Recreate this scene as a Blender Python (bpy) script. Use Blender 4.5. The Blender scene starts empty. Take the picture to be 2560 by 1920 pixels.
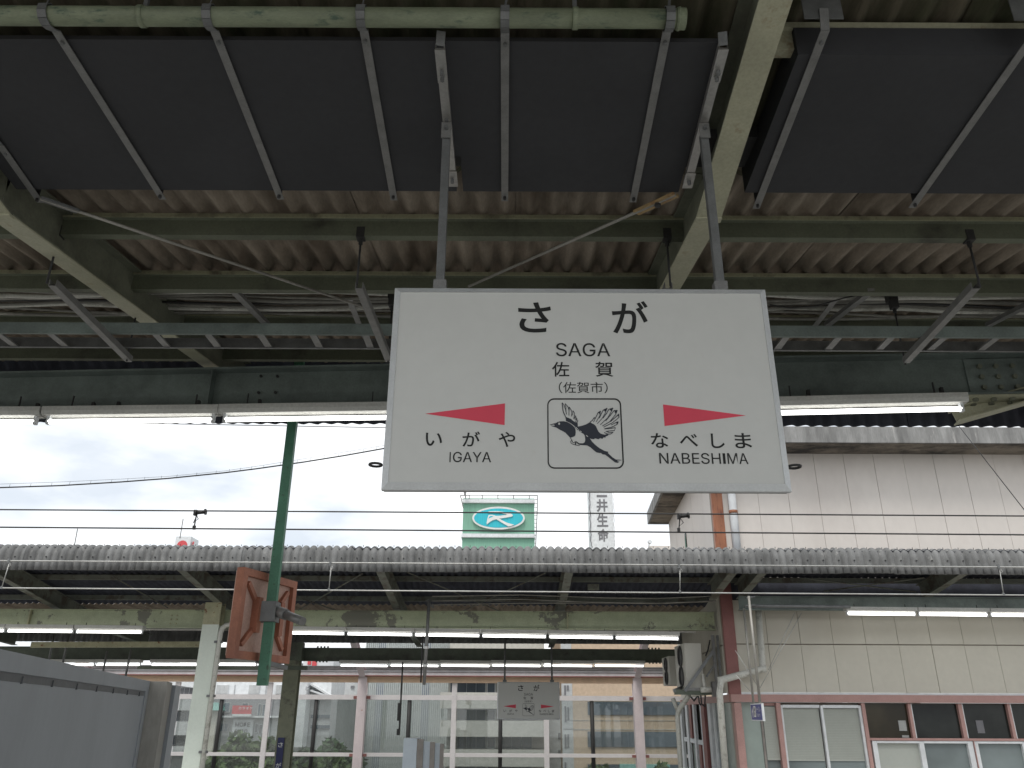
import bpy, math, random
from mathutils import Vector, Matrix, Euler
from mathutils.geometry import tessellate_polygon

random.seed(7)
SC = bpy.context.scene
COL = SC.collection
R = math.radians
EYE = 1.6

# ------------------------------------------------------------------ camera, sky, sun, exposure
PITCH, ROLL, FPX = R(22.4), R(0.26), 1997.0
cam_d = bpy.data.cameras.new('camera')
cam_d.sensor_width = 36.0
cam_d.lens = 36.0 * FPX / 2560.0
cam_d.clip_start, cam_d.clip_end = 0.05, 2000.0
cam = bpy.data.objects.new('camera', cam_d)
COL.objects.link(cam)
RCAM = Euler((R(90) + PITCH, 0, 0)).to_matrix() @ Matrix.Rotation(ROLL, 3, 'Z')
cam.matrix_world = Matrix.Translation((0, 0, EYE)) @ RCAM.to_4x4()
SC.camera = cam

world = bpy.data.worlds.new('World')
SC.world = world
world.use_nodes = True
wn, wl = world.node_tree.nodes, world.node_tree.links
bg = wn['Background']
bg.inputs['Strength'].default_value = 0.10
SUN_EL, SUN_AZ = 58.0, 200.0
sky = wn.new('ShaderNodeTexSky')
sky.sky_type = 'NISHITA'
sky.sun_disc = False
sky.sun_elevation = R(SUN_EL)
sky.sun_rotation = R(SUN_AZ)
sky.air_density, sky.dust_density = 1.0, 1.5
wtc = wn.new('ShaderNodeTexCoord')
wmp = wn.new('ShaderNodeMapping')
wmp.inputs['Scale'].default_value = (1.0, 1.0, 2.6)
wno = wn.new('ShaderNodeTexNoise')
wno.inputs['Scale'].default_value = 3.1
wno.inputs['Detail'].default_value = 6.0
wno.inputs['Roughness'].default_value = 0.55
wcr = wn.new('ShaderNodeValToRGB')
wcr.color_ramp.elements[0].position = 0.30
wcr.color_ramp.elements[0].color = (0.70, 0.70, 0.70, 1)
wcr.color_ramp.elements[1].position = 0.62
wcr.color_ramp.elements[1].color = (1, 1, 1, 1)
wno2 = wn.new('ShaderNodeTexNoise')
wno2.inputs['Scale'].default_value = 5.0
wno2.inputs['Detail'].default_value = 5.0
wcc = wn.new('ShaderNodeValToRGB')
wcc.color_ramp.elements[0].position = 0.34
wcc.color_ramp.elements[0].color = (6.5, 6.95, 7.5, 1)
wcc.color_ramp.elements[1].position = 0.62
wcc.color_ramp.elements[1].color = (11.3, 11.3, 11.2, 1)
wmx = wn.new('ShaderNodeMix')
wmx.data_type = 'RGBA'
wl.new(wtc.outputs['Generated'], wmp.inputs['Vector'])
wl.new(wmp.outputs['Vector'], wno.inputs['Vector'])
wl.new(wmp.outputs['Vector'], wno2.inputs['Vector'])
wl.new(wno.outputs['Fac'], wcr.inputs['Fac'])
wl.new(wno2.outputs['Fac'], wcc.inputs['Fac'])
wl.new(wcr.outputs['Color'], wmx.inputs['Factor'])
wl.new(sky.outputs['Color'], wmx.inputs['A'])
wl.new(wcc.outputs['Color'], wmx.inputs['B'])
wl.new(wmx.outputs['Result'], bg.inputs['Color'])

sun_d = bpy.data.lights.new('sun', 'SUN')
sun_d.energy = 1.3
sun_d.angle = R(20)
sun_d.color = (1.0, 0.96, 0.90)
sun = bpy.data.objects.new('sun', sun_d)
COL.objects.link(sun)
az = R(SUN_AZ)
sdir = Vector((math.sin(az) * math.cos(R(SUN_EL)), math.cos(az) * math.cos(R(SUN_EL)), math.sin(R(SUN_EL))))
sun.rotation_euler = (-sdir).to_track_quat('-Z', 'Y').to_euler()
sun.location = (0, -20, 40)

SC.view_settings.view_transform = 'Standard'
SC.view_settings.look = 'None'
SC.view_settings.exposure = 0.45
SC.view_settings.gamma = 1.0
SC.view_settings.use_curve_mapping = False
SC.render.engine = 'CYCLES'
SC.cycles.max_bounces = 7
SC.cycles.diffuse_bounces = 4
SC.cycles.transparent_max_bounces = 12
SC.cycles.use_denoising = True

# ------------------------------------------------------------------ measuring helpers
EYEV = Vector((0, 0, EYE))


def ray(px, py):
    return RCAM @ Vector(((px - 1280) / FPX, -(py - 960) / FPX, -1.0))


def aY(px, py, Y):
    d = ray(px, py)
    return EYEV + d * (Y / d.y)


def aZ(px, py, Z):
    d = ray(px, py)
    return EYEV + d * ((Z - EYE) / d.z)


def aPl(px, py, p0, n):
    d = ray(px, py)
    return EYEV + d * ((p0 - EYEV).dot(n) / d.dot(n))


# ------------------------------------------------------------------ mesh helpers
class MB:
    def __init__(self):
        self.v, self.f = [], []

    def add(self, vs, fs):
        b = len(self.v)
        self.v += [Vector(p) for p in vs]
        self.f += [tuple(b + i for i in q) for q in fs]
        return self

    def box(self, a, b):
        x0, x1 = sorted((a[0], b[0])); y0, y1 = sorted((a[1], b[1])); z0, z1 = sorted((a[2], b[2]))
        return self.add([(x0, y0, z0), (x1, y0, z0), (x1, y1, z0), (x0, y1, z0), (x0, y0, z1), (x1, y0, z1), (x1, y1, z1), (x0, y1, z1)],
                        [(0, 3, 2, 1), (4, 5, 6, 7), (0, 1, 5, 4), (1, 2, 6, 5), (2, 3, 7, 6), (3, 0, 4, 7)])

    def obox(self, o, a, b, c):
        o, a, b, c = Vector(o), Vector(a), Vector(b), Vector(c)
        vs = [o, o + a, o + a + b, o + b, o + c, o + a + c, o + a + b + c, o + b + c]
        fs = [(0, 3, 2, 1), (4, 5, 6, 7), (0, 1, 5, 4), (1, 2, 6, 5), (2, 3, 7, 6), (3, 0, 4, 7)]
        if a.cross(b).dot(c) < 0:
            fs = [q[::-1] for q in fs]
        return self.add(vs, fs)

    def ext(self, prof, p, q, up=(0, 0, 1)):
        """a profile of (side, up) points swept from p to q; side = direction x up"""
        p, q, up = Vector(p), Vector(q), Vector(up)
        d = (q - p).normalized()
        s = d.cross(up).normalized()
        u = s.cross(d)
        n = len(prof)
        vs = [p + s * a + u * b for a, b in prof] + [q + s * a + u * b for a, b in prof]
        fs = [(i, (i + 1) % n, n + (i + 1) % n, n + i) for i in range(n)]
        fs += [tuple(range(n))[::-1], tuple(range(n, 2 * n))]
        ar = sum(prof[i][0] * prof[(i + 1) % n][1] - prof[(i + 1) % n][0] * prof[i][1] for i in range(n))
        if ar > 0:
            fs = [f[::-1] for f in fs]
        return self.add(vs, fs)

    def bar(self, p, q, w, h, up=(0, 0, 1)):
        return self.ext([(-w / 2, -h / 2), (w / 2, -h / 2), (w / 2, h / 2), (-w / 2, h / 2)], p, q, up)

    def ibeam(self, p, q, W, H, tf=0.012, tw=0.008, up=(0, 0, 1)):
        a, b, t = W / 2, H / 2, tw / 2
        return self.ext([(-a, -b), (a, -b), (a, -b + tf), (t, -b + tf), (t, b - tf), (a, b - tf), (a, b), (-a, b), (-a, b - tf), (-t, b - tf), (-t, -b + tf), (-a, -b + tf)], p, q, up)

    def channel(self, p, q, W, H, t=0.004, up=(0, 0, 1)):
        a, b = W / 2, H / 2
        return self.ext([(-a, -b), (a, -b), (a, b), (a - t, b), (a - t, -b + t), (-a + t, -b + t), (-a + t, b), (-a, b)], p, q, up)

    def tube(self, pts, r, n=8):
        pts = [Vector(p) for p in pts]
        rings = []
        ref = None
        for i, p in enumerate(pts):
            if i == 0:
                d = pts[1] - p
            elif i == len(pts) - 1:
                d = p - pts[i - 1]
            else:
                d = (pts[i + 1] - p).normalized() + (p - pts[i - 1]).normalized()
            d.normalize()
            if ref is None:
                ref = Vector((0, 0, 1)) if abs(d.z) < 0.9 else Vector((1, 0, 0))
            s = d.cross(ref).normalized()
            u = s.cross(d).normalized()
            ref = u
            k = 1.0
            if 0 < i < len(pts) - 1:
                c = d.dot((pts[i + 1] - p).normalized())
                k = 1.0 / max(0.6, c)
            rings.append([p + (s * math.cos(2 * math.pi * j / n) + u * math.sin(2 * math.pi * j / n)) * r * k for j in range(n)])
        vs = [p for rg in rings for p in rg]
        fs = []
        for i in range(len(rings) - 1):
            for j in range(n):
                fs.append((i * n + j, i * n + (j + 1) % n, (i + 1) * n + (j + 1) % n, (i + 1) * n + j))
        fs.append(tuple(range(n))[::-1])
        fs.append(tuple(range((len(rings) - 1) * n, len(rings) * n)))
        return self.add(vs, [f[::-1] for f in fs])

    def poly(self, pts, thick):
        """flat polygon given by 3D points, thickened by a vector"""
        pts = [Vector(p) for p in pts]
        t = Vector(thick)
        n = len(pts)
        nrm = Vector()
        for i in range(n):
            nrm += pts[i].cross(pts[(i + 1) % n])
        tri = tessellate_polygon([pts])
        if nrm.dot(t) > 0:
            pts = [p for p in pts]
        vs = pts + [p + t for p in pts]
        fs = []
        for a, b, c in tri:
            m = (pts[b] - pts[a]).cross(pts[c] - pts[a])
            if m.dot(t) > 0:
                fs += [(a, c, b), (n + a, n + b, n + c)]
            else:
                fs += [(a, b, c), (n + a, n + c, n + b)]
        for i in range(n):
            q = (i, (i + 1) % n, n + (i + 1) % n, n + i)
            fs.append(q if nrm.dot(t) > 0 else q[::-1])
        return self.add(vs, fs)

    def build(self, name, mat, parent=None, smooth=False, kind=None):
        if not self.v:
            return None
        lo = Vector((min(p.x for p in self.v), min(p.y for p in self.v), min(p.z for p in self.v)))
        hi = Vector((max(p.x for p in self.v), max(p.y for p in self.v), max(p.z for p in self.v)))
        c = (lo + hi) / 2
        me = bpy.data.meshes.new(name)
        me.from_pydata([tuple(p - c) for p in self.v], [], self.f)
        me.materials.append(mat)
        if smooth:
            me.polygons.foreach_set('use_smooth', [len(p.vertices) <= 4 for p in me.polygons])
        me.update()
        o = bpy.data.objects.new(name, me)
        COL.objects.link(o)
        place(o, c, parent)
        if kind:
            o['kind'] = kind
        return o


WLOC = {}


def place(o, c, parent=None):
    c = Vector(c)
    WLOC[o.name] = c
    if parent is not None:
        o.parent = parent
        o.location = c - WLOC[parent.name]
    else:
        o.location = c


def thing(name, label, cat, loc=(0, 0, 0), group=None):
    o = bpy.data.objects.new(name, None)
    o.empty_display_size = 0.2
    COL.objects.link(o)
    place(o, loc)
    return tag(o, label, cat, group)


def tag(o, label, cat, group=None):
    o['label'] = label
    o['category'] = cat
    if group:
        o['group'] = group
    return o


def struct(o):
    o['kind'] = 'structure'
    return o


def copy_tree(o, parent=None):
    c = o.copy()
    COL.objects.link(c)
    if parent is not None:
        c.parent = parent
    for ch in list(o.children):
        copy_tree(ch, c)
    return c


def inst(src, name, loc, rot, parent):
    """one more object sharing src's mesh"""
    o = bpy.data.objects.new(name, src)
    COL.objects.link(o)
    place(o, loc, parent)
    o.rotation_euler = rot
    return o


# ------------------------------------------------------------------ materials
def M(name, col, rough=0.6, metal=0.0, var=0.18, scale=5.0, dirt=None, dlo=0.52, dhi=0.66, dscale=3.0, stretch=(1, 1, 1), bump=0.0, bscale=60.0, spec=0.4, fine=0.10):
    m = bpy.data.materials.new(name)
    m.use_nodes = True
    n, l = m.node_tree.nodes, m.node_tree.links
    b = n['Principled BSDF']
    b.inputs['Roughness'].default_value = rough
    b.inputs['Metallic'].default_value = metal
    b.inputs['Specular IOR Level'].default_value = spec
    geo = n.new('ShaderNodeNewGeometry')
    mp = n.new('ShaderNodeMapping')
    mp.inputs['Scale'].default_value = stretch
    l.new(geo.outputs['Position'], mp.inputs['Vector'])

    def noise(s, det=4.0, ro=0.55):
        t = n.new('ShaderNodeTexNoise')
        t.inputs['Scale'].default_value = s
        t.inputs['Detail'].default_value = det
        t.inputs['Roughness'].default_value = ro
        l.new(mp.outputs['Vector'], t.inputs['Vector'])
        return t
    cr = n.new('ShaderNodeValToRGB')
    cr.color_ramp.elements[0].position, cr.color_ramp.elements[1].position = 0.3, 0.7
    cr.color_ramp.elements[0].color = tuple(c * (1 - var) for c in col) + (1,)
    cr.color_ramp.elements[1].color = tuple(min(1, c * (1 + var)) for c in col) + (1,)
    l.new(noise(scale).outputs['Fac'], cr.inputs['Fac'])
    out = cr.outputs['Color']
    if fine:
        f = noise(scale * 14, 3.0)
        fr = n.new('ShaderNodeValToRGB')
        fr.color_ramp.elements[0].position, fr.color_ramp.elements[1].position = 0.3, 0.7
        fr.color_ramp.elements[0].color = (1 - fine, 1 - fine, 1 - fine, 1)
        fr.color_ramp.elements[1].color = (1 + fine, 1 + fine, 1 + fine, 1)
        l.new(f.outputs['Fac'], fr.inputs['Fac'])
        mu = n.new('ShaderNodeMix')
        mu.data_type, mu.blend_type = 'RGBA', 'MULTIPLY'
        mu.inputs['Factor'].default_value = 1
        l.new(out, mu.inputs['A'])
        l.new(fr.outputs['Color'], mu.inputs['B'])
        out = mu.outputs['Result']
    if dirt is not None:
        dr = n.new('ShaderNodeValToRGB')
        dr.color_ramp.elements[0].position, dr.color_ramp.elements[1].position = dlo, dhi
        dr.color_ramp.elements[0].color = (0, 0, 0, 1)
        dr.color_ramp.elements[1].color = (1, 1, 1, 1)
        l.new(noise(dscale, 8.0, 0.68).outputs['Fac'], dr.inputs['Fac'])
        mx = n.new('ShaderNodeMix')
        mx.data_type = 'RGBA'
        l.new(dr.outputs['Color'], mx.inputs['Factor'])
        l.new(out, mx.inputs['A'])
        mx.inputs['B'].default_value = tuple(dirt) + (1,)
        out = mx.outputs['Result']
    l.new(out, b.inputs['Base Color'])
    if bump:
        bp = n.new('ShaderNodeBump')
        bp.inputs['Strength'].default_value = bump
        bp.inputs['Distance'].default_value = 0.01
        l.new(noise(bscale, 5.0).outputs['Fac'], bp.inputs['Height'])
        l.new(bp.outputs['Normal'], b.inputs['Normal'])
    return m


def emis(name, col, strength):
    m = bpy.data.materials.new(name)
    m.use_nodes = True
    b = m.node_tree.nodes['Principled BSDF']
    b.inputs['Base Color'].default_value = (0.8, 0.8, 0.8, 1)
    b.inputs['Emission Color'].default_value = tuple(col) + (1,)
    b.inputs['Emission Strength'].default_value = strength
    return m


def glass(name, tint, gloss=0.10, rough=0.03, dusty=0.06):
    m = bpy.data.materials.new(name)
    m.use_nodes = True
    n, l = m.node_tree.nodes, m.node_tree.links
    n.remove(n['Principled BSDF'])
    out = n['Material Output']
    tr = n.new('ShaderNodeBsdfTransparent')
    tr.inputs['Color'].default_value = tuple(tint) + (1,)
    gl = n.new('ShaderNodeBsdfGlossy')
    gl.inputs['Roughness'].default_value = rough
    df = n.new('ShaderNodeBsdfDiffuse')
    df.inputs['Color'].default_value = (0.5, 0.52, 0.5, 1)
    lw = n.new('ShaderNodeLayerWeight')
    lw.inputs['Blend'].default_value = 0.25
    mr = n.new('ShaderNodeMapRange')
    mr.inputs['To Min'].default_value = gloss
    mr.inputs['To Max'].default_value = 0.9
    l.new(lw.outputs['Fresnel'], mr.inputs['Value'])
    m1 = n.new('ShaderNodeMixShader')
    m1.inputs['Fac'].default_value = dusty
    l.new(tr.outputs['BSDF'], m1.inputs[1])
    l.new(df.outputs['BSDF'], m1.inputs[2])
    m2 = n.new('ShaderNodeMixShader')
    l.new(mr.outputs['Result'], m2.inputs['Fac'])
    l.new(m1.outputs['Shader'], m2.inputs[1])
    l.new(gl.outputs['BSDF'], m2.inputs[2])
    l.new(m2.outputs['Shader'], out.inputs['Surface'])
    return m


RUST = (0.20, 0.085, 0.035)
GRIME = (0.075, 0.075, 0.06)
m_paint = M('old_cream_green_paint', (0.385, 0.38, 0.275), 0.55, dirt=(0.22, 0.15, 0.08), dlo=0.60, dhi=0.72, dscale=5, var=0.12)
m_purlin = M('grimy_green_paint', (0.135, 0.15, 0.105), 0.6, dirt=(0.05, 0.05, 0.04), dlo=0.50, dhi=0.72, dscale=2.5)
m_web = M('grimy_beam_web_paint', (0.17, 0.18, 0.135), 0.6, dirt=(0.09, 0.09, 0.07), dlo=0.48, dhi=0.72, dscale=3)
m_lip = M('worn_purlin_edge', (0.30, 0.30, 0.20), 0.6, dirt=(0.14, 0.13, 0.09), dscale=4)
m_beam = M('dull_grey_green_paint', (0.17, 0.205, 0.19), 0.55, dirt=(0.075, 0.09, 0.085), dlo=0.48, dhi=0.75, dscale=1.6)
m_farbeam = M('faded_yellow_green_paint', (0.42, 0.46, 0.31), 0.55, dirt=(0.20, 0.20, 0.16), dlo=0.545, dhi=0.56, dscale=1.3, var=0.10)
m_rearbeam = M('dark_olive_paint', (0.11, 0.13, 0.10), 0.55, dirt=(0.07, 0.07, 0.06), dscale=2)
m_rafterf = M('worn_grey_green_paint', (0.17, 0.18, 0.15), 0.6, dirt=(0.10, 0.085, 0.065), dlo=0.5, dhi=0.6, dscale=4)
m_pipe = M('mildewed_green_pipe', (0.215, 0.245, 0.165), 0.5, dirt=(0.07, 0.11, 0.08), dlo=0.56, dhi=0.68, dscale=7, stretch=(1, 3, 3))
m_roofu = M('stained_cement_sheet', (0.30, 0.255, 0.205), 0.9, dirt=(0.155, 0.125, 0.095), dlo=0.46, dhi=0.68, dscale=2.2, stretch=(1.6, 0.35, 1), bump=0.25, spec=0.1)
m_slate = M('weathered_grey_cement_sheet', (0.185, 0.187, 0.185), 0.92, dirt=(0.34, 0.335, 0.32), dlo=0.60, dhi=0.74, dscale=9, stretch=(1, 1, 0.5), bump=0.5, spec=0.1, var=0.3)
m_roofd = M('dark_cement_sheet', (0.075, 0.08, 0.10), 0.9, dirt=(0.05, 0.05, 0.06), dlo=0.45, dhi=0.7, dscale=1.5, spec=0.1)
m_roofn = M('shaded_mossy_cement_sheet', (0.13, 0.115, 0.085), 0.9, dirt=(0.06, 0.07, 0.04), dlo=0.42, dhi=0.66, dscale=2.6, stretch=(1.6, 0.35, 1), bump=0.25, spec=0.1)  # moss mottling over a base darkened for the unlit near half
m_board = M('dark_grey_board', (0.048, 0.049, 0.053), 0.75, var=0.08, scale=2, fine=0.05, spec=0.25)
m_galv = M('galvanised_steel', (0.225, 0.225, 0.22), 0.45, metal=0.35, var=0.14, scale=18, fine=0.12)
m_galvd = M('dull_galvanised_steel', (0.165, 0.17, 0.17), 0.5, metal=0.3, var=0.18, scale=14)
m_stain = M('brushed_stainless', (0.46, 0.45, 0.43), 0.32, metal=0.8, var=0.10, scale=4, stretch=(1, 1, 8))
m_iron = M('black_iron', (0.035, 0.035, 0.035), 0.6)
m_rusty = M('rusty_brass_plate', (0.36, 0.25, 0.12), 0.6, dirt=RUST, dscale=12)
m_rod = M('grey_rod', (0.33, 0.32, 0.29), 0.5, metal=0.3)
m_face = M('off_white_sign_face', (0.60, 0.605, 0.58), 0.42, var=0.025, scale=1.6, fine=0.015, dirt=(0.55, 0.54, 0.50), dlo=0.66, dhi=0.80, dscale=5, spec=0.35)
m_alu = M('aluminium_frame', (0.70, 0.72, 0.73), 0.4, metal=0.35, var=0.06, scale=9, fine=0.05)
m_ink = M('charcoal_ink', (0.022, 0.023, 0.022), 0.55, var=0.05, fine=0, spec=0.2)
m_inkb = M('blue_black_ink', (0.034, 0.039, 0.050), 0.55, var=0.05, fine=0, spec=0.25)
m_red = M('red_ink', (0.68, 0.06, 0.10), 0.5, var=0.05, fine=0)
m_white = M('white_enamel', (0.72, 0.72, 0.70), 0.4, var=0.05, scale=4)
m_hous = M('grey_lamp_housing', (0.50, 0.50, 0.47), 0.5, var=0.08, scale=4)
m_tube = emis('lit_fluorescent_tube', (1.0, 0.99, 0.96), 2.6)
m_cable = M('old_cable_sheath', (0.23, 0.225, 0.20), 0.6, var=0.3, scale=2, dirt=(0.38, 0.37, 0.33), dscale=3)
m_wire = M('dark_overhead_wire', (0.05, 0.05, 0.05), 0.5, metal=0.4)
m_wirel = M('pale_overhead_wire', (0.40, 0.40, 0.38), 0.4, metal=0.4)
m_gpole = M('green_painted_pole', (0.075, 0.21, 0.135), 0.5, dirt=(0.05, 0.08, 0.05), dlo=0.58, dhi=0.66, dscale=16)
m_orange = M('faded_orange_housing', (0.36, 0.145, 0.09), 0.55, var=0.25, dirt=(0.27, 0.10, 0.065), dscale=4)
m_opanel = M('chalky_orange_panel', (0.52, 0.35, 0.29), 0.7, var=0.12, dirt=(0.45, 0.25, 0.18), dscale=2.2)
m_pvc = M('grey_pvc_pipe', (0.56, 0.56, 0.51), 0.4, var=0.10, dirt=(0.30, 0.29, 0.25), dscale=5)
m_column = M('pale_green_column_paint', (0.68, 0.74, 0.66), 0.45, var=0.05, scale=2, fine=0.03)
m_coltop = M('yellowed_column_paint', (0.42, 0.41, 0.27), 0.55, dirt=RUST, dlo=0.60, dhi=0.68, dscale=9)
m_olive = M('olive_column_paint', (0.23, 0.24, 0.17), 0.55, dirt=(0.12, 0.12, 0.09), dscale=5)
m_navy = M('navy_plate', (0.02, 0.025, 0.10), 0.4, var=0.05, fine=0)
m_cab = M('grey_painted_steel_panel', (0.27, 0.29, 0.31), 0.42, var=0.10, scale=2.2, stretch=(1, 1, 0.4), dirt=(0.10, 0.10, 0.10), dlo=0.74, dhi=0.77, dscale=26, fine=0.03)
m_cabd = M('shadow_gap_steel', (0.10, 0.105, 0.11), 0.5)
m_post = M('warm_stainless_post', (0.27, 0.26, 0.235), 0.38, metal=0.55, var=0.10, scale=4, stretch=(1, 1, 0.3))
m_cabl = M('pale_blue_grey_panel', (0.50, 0.56, 0.61), 0.45, var=0.05)
m_brown = M('brown_grey_steel', (0.24, 0.22, 0.20), 0.5)
m_pinkw = M('pinkish_wall_panel', (0.675, 0.63, 0.585), 0.7, var=0.03, scale=0.6, stretch=(1, 1, 0.6), dirt=(0.58, 0.53, 0.49), dlo=0.5, dhi=0.85, dscale=0.9, fine=0.02, spec=0.2)
m_cream = M('cream_wall_panel', (0.58, 0.555, 0.48), 0.7, var=0.04, scale=0.8, dirt=(0.50, 0.465, 0.39), dlo=0.5, dhi=0.85, dscale=0.7, fine=0.025, spec=0.2)
m_joint = M('dark_panel_joint', (0.30, 0.26, 0.22), 0.9)
m_conc = M('streaked_concrete', (0.24, 0.24, 0.235), 0.9, var=0.35, scale=2.5, stretch=(2.2, 1, 0.35), dirt=(0.46, 0.45, 0.43), dlo=0.60, dhi=0.72, dscale=3, bump=0.3, spec=0.15)
m_soffit = M('blackened_soffit', (0.25, 0.22, 0.18), 0.9, dirt=(0.06, 0.055, 0.05), dlo=0.44, dhi=0.62, dscale=1.8, stretch=(0.6, 1, 1))
m_pink = M('salmon_painted_steel', (0.41, 0.245, 0.22), 0.5, var=0.08, dirt=(0.30, 0.14, 0.12), dlo=0.64, dhi=0.76, dscale=5)
m_maroon = M('maroon_painted_steel', (0.25, 0.105, 0.095), 0.5, var=0.12)
m_redpost = M('rusting_red_post', (0.31, 0.125, 0.065), 0.5, dirt=(0.16, 0.055, 0.035), dscale=4, stretch=(3, 3, 0.5))
m_blind = M('closed_window_blind', (0.40, 0.42, 0.38), 0.6, var=0.06, scale=1.5, fine=0.02)
m_frost = M('frosted_glass_panel', (0.28, 0.33, 0.30), 0.25, var=0.18, scale=0.9, fine=0.02)
m_dark = M('dark_room_glass', (0.018, 0.02, 0.018), 0.10, var=0.7, scale=1.6, fine=0, spec=0.28)
m_brownroom = M('brown_room_glass', (0.055, 0.045, 0.026), 0.12, var=0.45, scale=1.1, fine=0, spec=0.28)
m_lowpane = M('grey_reflecting_glass', (0.17, 0.20, 0.20), 0.12, var=0.35, scale=0.7, fine=0)
m_frame2 = M('dim_paper_notice', (0.34, 0.35, 0.34), 0.6, var=0.1)
m_glass = glass('windscreen_glass', (0.78, 0.81, 0.80), 0.05, 0.02, 0.08)
m_frame = M('white_pink_steel_frame', (0.68, 0.65, 0.65), 0.45, var=0.05, dirt=(0.45, 0.25, 0.15), dlo=0.70, dhi=0.74, dscale=3)
m_pinkpost = M('pale_pink_steel_post', (0.64, 0.56, 0.565), 0.45, var=0.06, dirt=(0.40, 0.22, 0.15), dlo=0.70, dhi=0.74, dscale=4)
m_orbeam = M('apricot_painted_beam', (0.70, 0.50, 0.34), 0.5, var=0.08, dirt=(0.45, 0.20, 0.07), dlo=0.64, dhi=0.70, dscale=2.5)
m_bgrey = M('pale_grey_render', (0.45, 0.46, 0.46), 0.8, var=0.08, scale=0.4)
m_bwhite = M('white_render', (0.66, 0.68, 0.69), 0.8, var=0.06, scale=0.4)
m_bdark = M('dark_slate_cladding', (0.17, 0.17, 0.18), 0.7, var=0.12, scale=0.8)
m_side = M('light_metal_siding', (0.50, 0.53, 0.52), 0.5, var=0.05, scale=0.5)
m_sided = M('blue_grey_siding', (0.24, 0.27, 0.31), 0.5, var=0.06, scale=0.5)
m_balc = M('beige_balcony_wall', (0.46, 0.45, 0.41), 0.8, var=0.06, scale=0.5)
m_tan = M('tan_tile_wall', (0.52, 0.40, 0.29), 0.75, var=0.06, scale=0.5)
m_bwin = M('blue_grey_window', (0.10, 0.125, 0.15), 0.10, var=0.35, scale=0.35, fine=0)
m_teal = M('teal_copper_roof', (0.22, 0.42, 0.38), 0.6)
m_gtower = M('sage_green_cladding', (0.20, 0.40, 0.30), 0.6, var=0.05, scale=0.3, stretch=(3, 3, 0.2))
m_cyan = M('cyan_sign_board', (0.03, 0.46, 0.55), 0.4, var=0.10, scale=1.2, stretch=(8, 8, 0.1))
m_redsign = M('red_sign_board', (0.60, 0.08, 0.09), 0.5, var=0.05)
m_blues = M('blue_sign_face', (0.045, 0.055, 0.24), 0.4, var=0.06, fine=0)
m_steelp = M('platform_concrete', (0.42, 0.42, 0.40), 0.9, var=0.15, scale=1.5)
m_ballast = M('brown_ballast', (0.26, 0.235, 0.21), 0.95, var=0.4, scale=9, bump=0.6)
m_ground = M('town_ground', (0.22, 0.22, 0.21), 0.9, var=0.2, scale=0.3)
m_leaf = M('leaf_green', (0.095, 0.14, 0.055), 0.6, var=0.5, scale=1.2, spec=0.2)
m_leaf2 = M('dark_leaf_green', (0.07, 0.12, 0.06), 0.6, var=0.5, scale=1.0, spec=0.2)
m_bark = M('bark', (0.12, 0.09, 0.06), 0.9)
m_acw = M('ivory_unit_casing', (0.50, 0.49, 0.44), 0.45, var=0.04, scale=2, fine=0.02)
m_acd = M('dark_fan_grille', (0.05, 0.05, 0.05), 0.5)
m_steelg = M('grey_painted_angle', (0.20, 0.21, 0.215), 0.5)

# ------------------------------------------------------------------ flat print helpers (lettering, emblem)
_txt = {}
try:
    import os
    F_LATIN = bpy.data.fonts.load(os.path.join(bpy.utils.system_resource('DATAFILES'), 'fonts', 'Inter.woff2'))
except Exception:
    F_LATIN = None


def text_geo(s, weight=0.0):
    key = (s, weight)
    if key in _txt:
        return _txt[key]
    cu = bpy.data.curves.new('lettering', 'FONT')
    cu.body = s
    if F_LATIN is not None and s.isascii():
        cu.font = F_LATIN
    cu.offset = weight
    cu.resolution_u = 5
    ob = bpy.data.objects.new('lettering', cu)
    COL.objects.link(ob)
    dg = bpy.context.evaluated_depsgraph_get()
    me = bpy.data.meshes.new_from_object(ob.evaluated_get(dg))
    vs = [(v.co.x, v.co.y) for v in me.vertices]
    fs = [tuple(p.vertices) for p in me.polygons]
    bpy.data.objects.remove(ob)
    bpy.data.curves.remove(cu)
    bpy.data.meshes.remove(me)
    _txt[key] = (vs, fs)
    return vs, fs


def lettering(s, o, u, v, mat, parent, weight=0.0, name='lettering'):
    """text stretched to fill the parallelogram o, u (along), v (up)"""
    vs, fs = text_geo(s, weight)
    if not vs:
        return None
    o, u, v = Vector(o), Vector(u), Vector(v)
    x0, x1 = min(p[0] for p in vs), max(p[0] for p in vs)
    y0, y1 = min(p[1] for p in vs), max(p[1] for p in vs)
    mb = MB()
    mb.add([o + u * ((a - x0) / (x1 - x0)) + v * ((b - y0) / (y1 - y0)) for a, b in vs], fs)
    return mb.build(name, mat, parent)


def letter_px(s, x0, y0, x1, y1, Y, mat, parent, weight=0.0, yoff=0.0):
    xm, ym = (x0 + x1) / 2, (y0 + y1) / 2
    a, b = aY(x0, ym, Y), aY(x1, ym, Y)
    t, c = aY(xm, y0, Y), aY(xm, y1, Y)
    return lettering(s, (a.x, Y - yoff, c.z), (b.x - a.x, 0, 0), (0, 0, t.z - c.z), mat, parent, weight)


def stroke2(pts, w, taper=False):
    """polyline to a 2D ribbon polygon"""
    L, Rr = [], []
    n = len(pts)
    for i, p in enumerate(pts):
        a = pts[max(0, i - 1)]
        b = pts[min(n - 1, i + 1)]
        dx, dy = b[0] - a[0], b[1] - a[1]
        k = math.hypot(dx, dy) or 1
        ww = w
        if taper:
            ww = w * (1 - 0.7 * i / (n - 1))
        L.append((p[0] - dy / k * ww / 2, p[1] + dx / k * ww / 2))
        Rr.append((p[0] + dy / k * ww / 2, p[1] - dx / k * ww / 2))
    return L + Rr[::-1]


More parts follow.
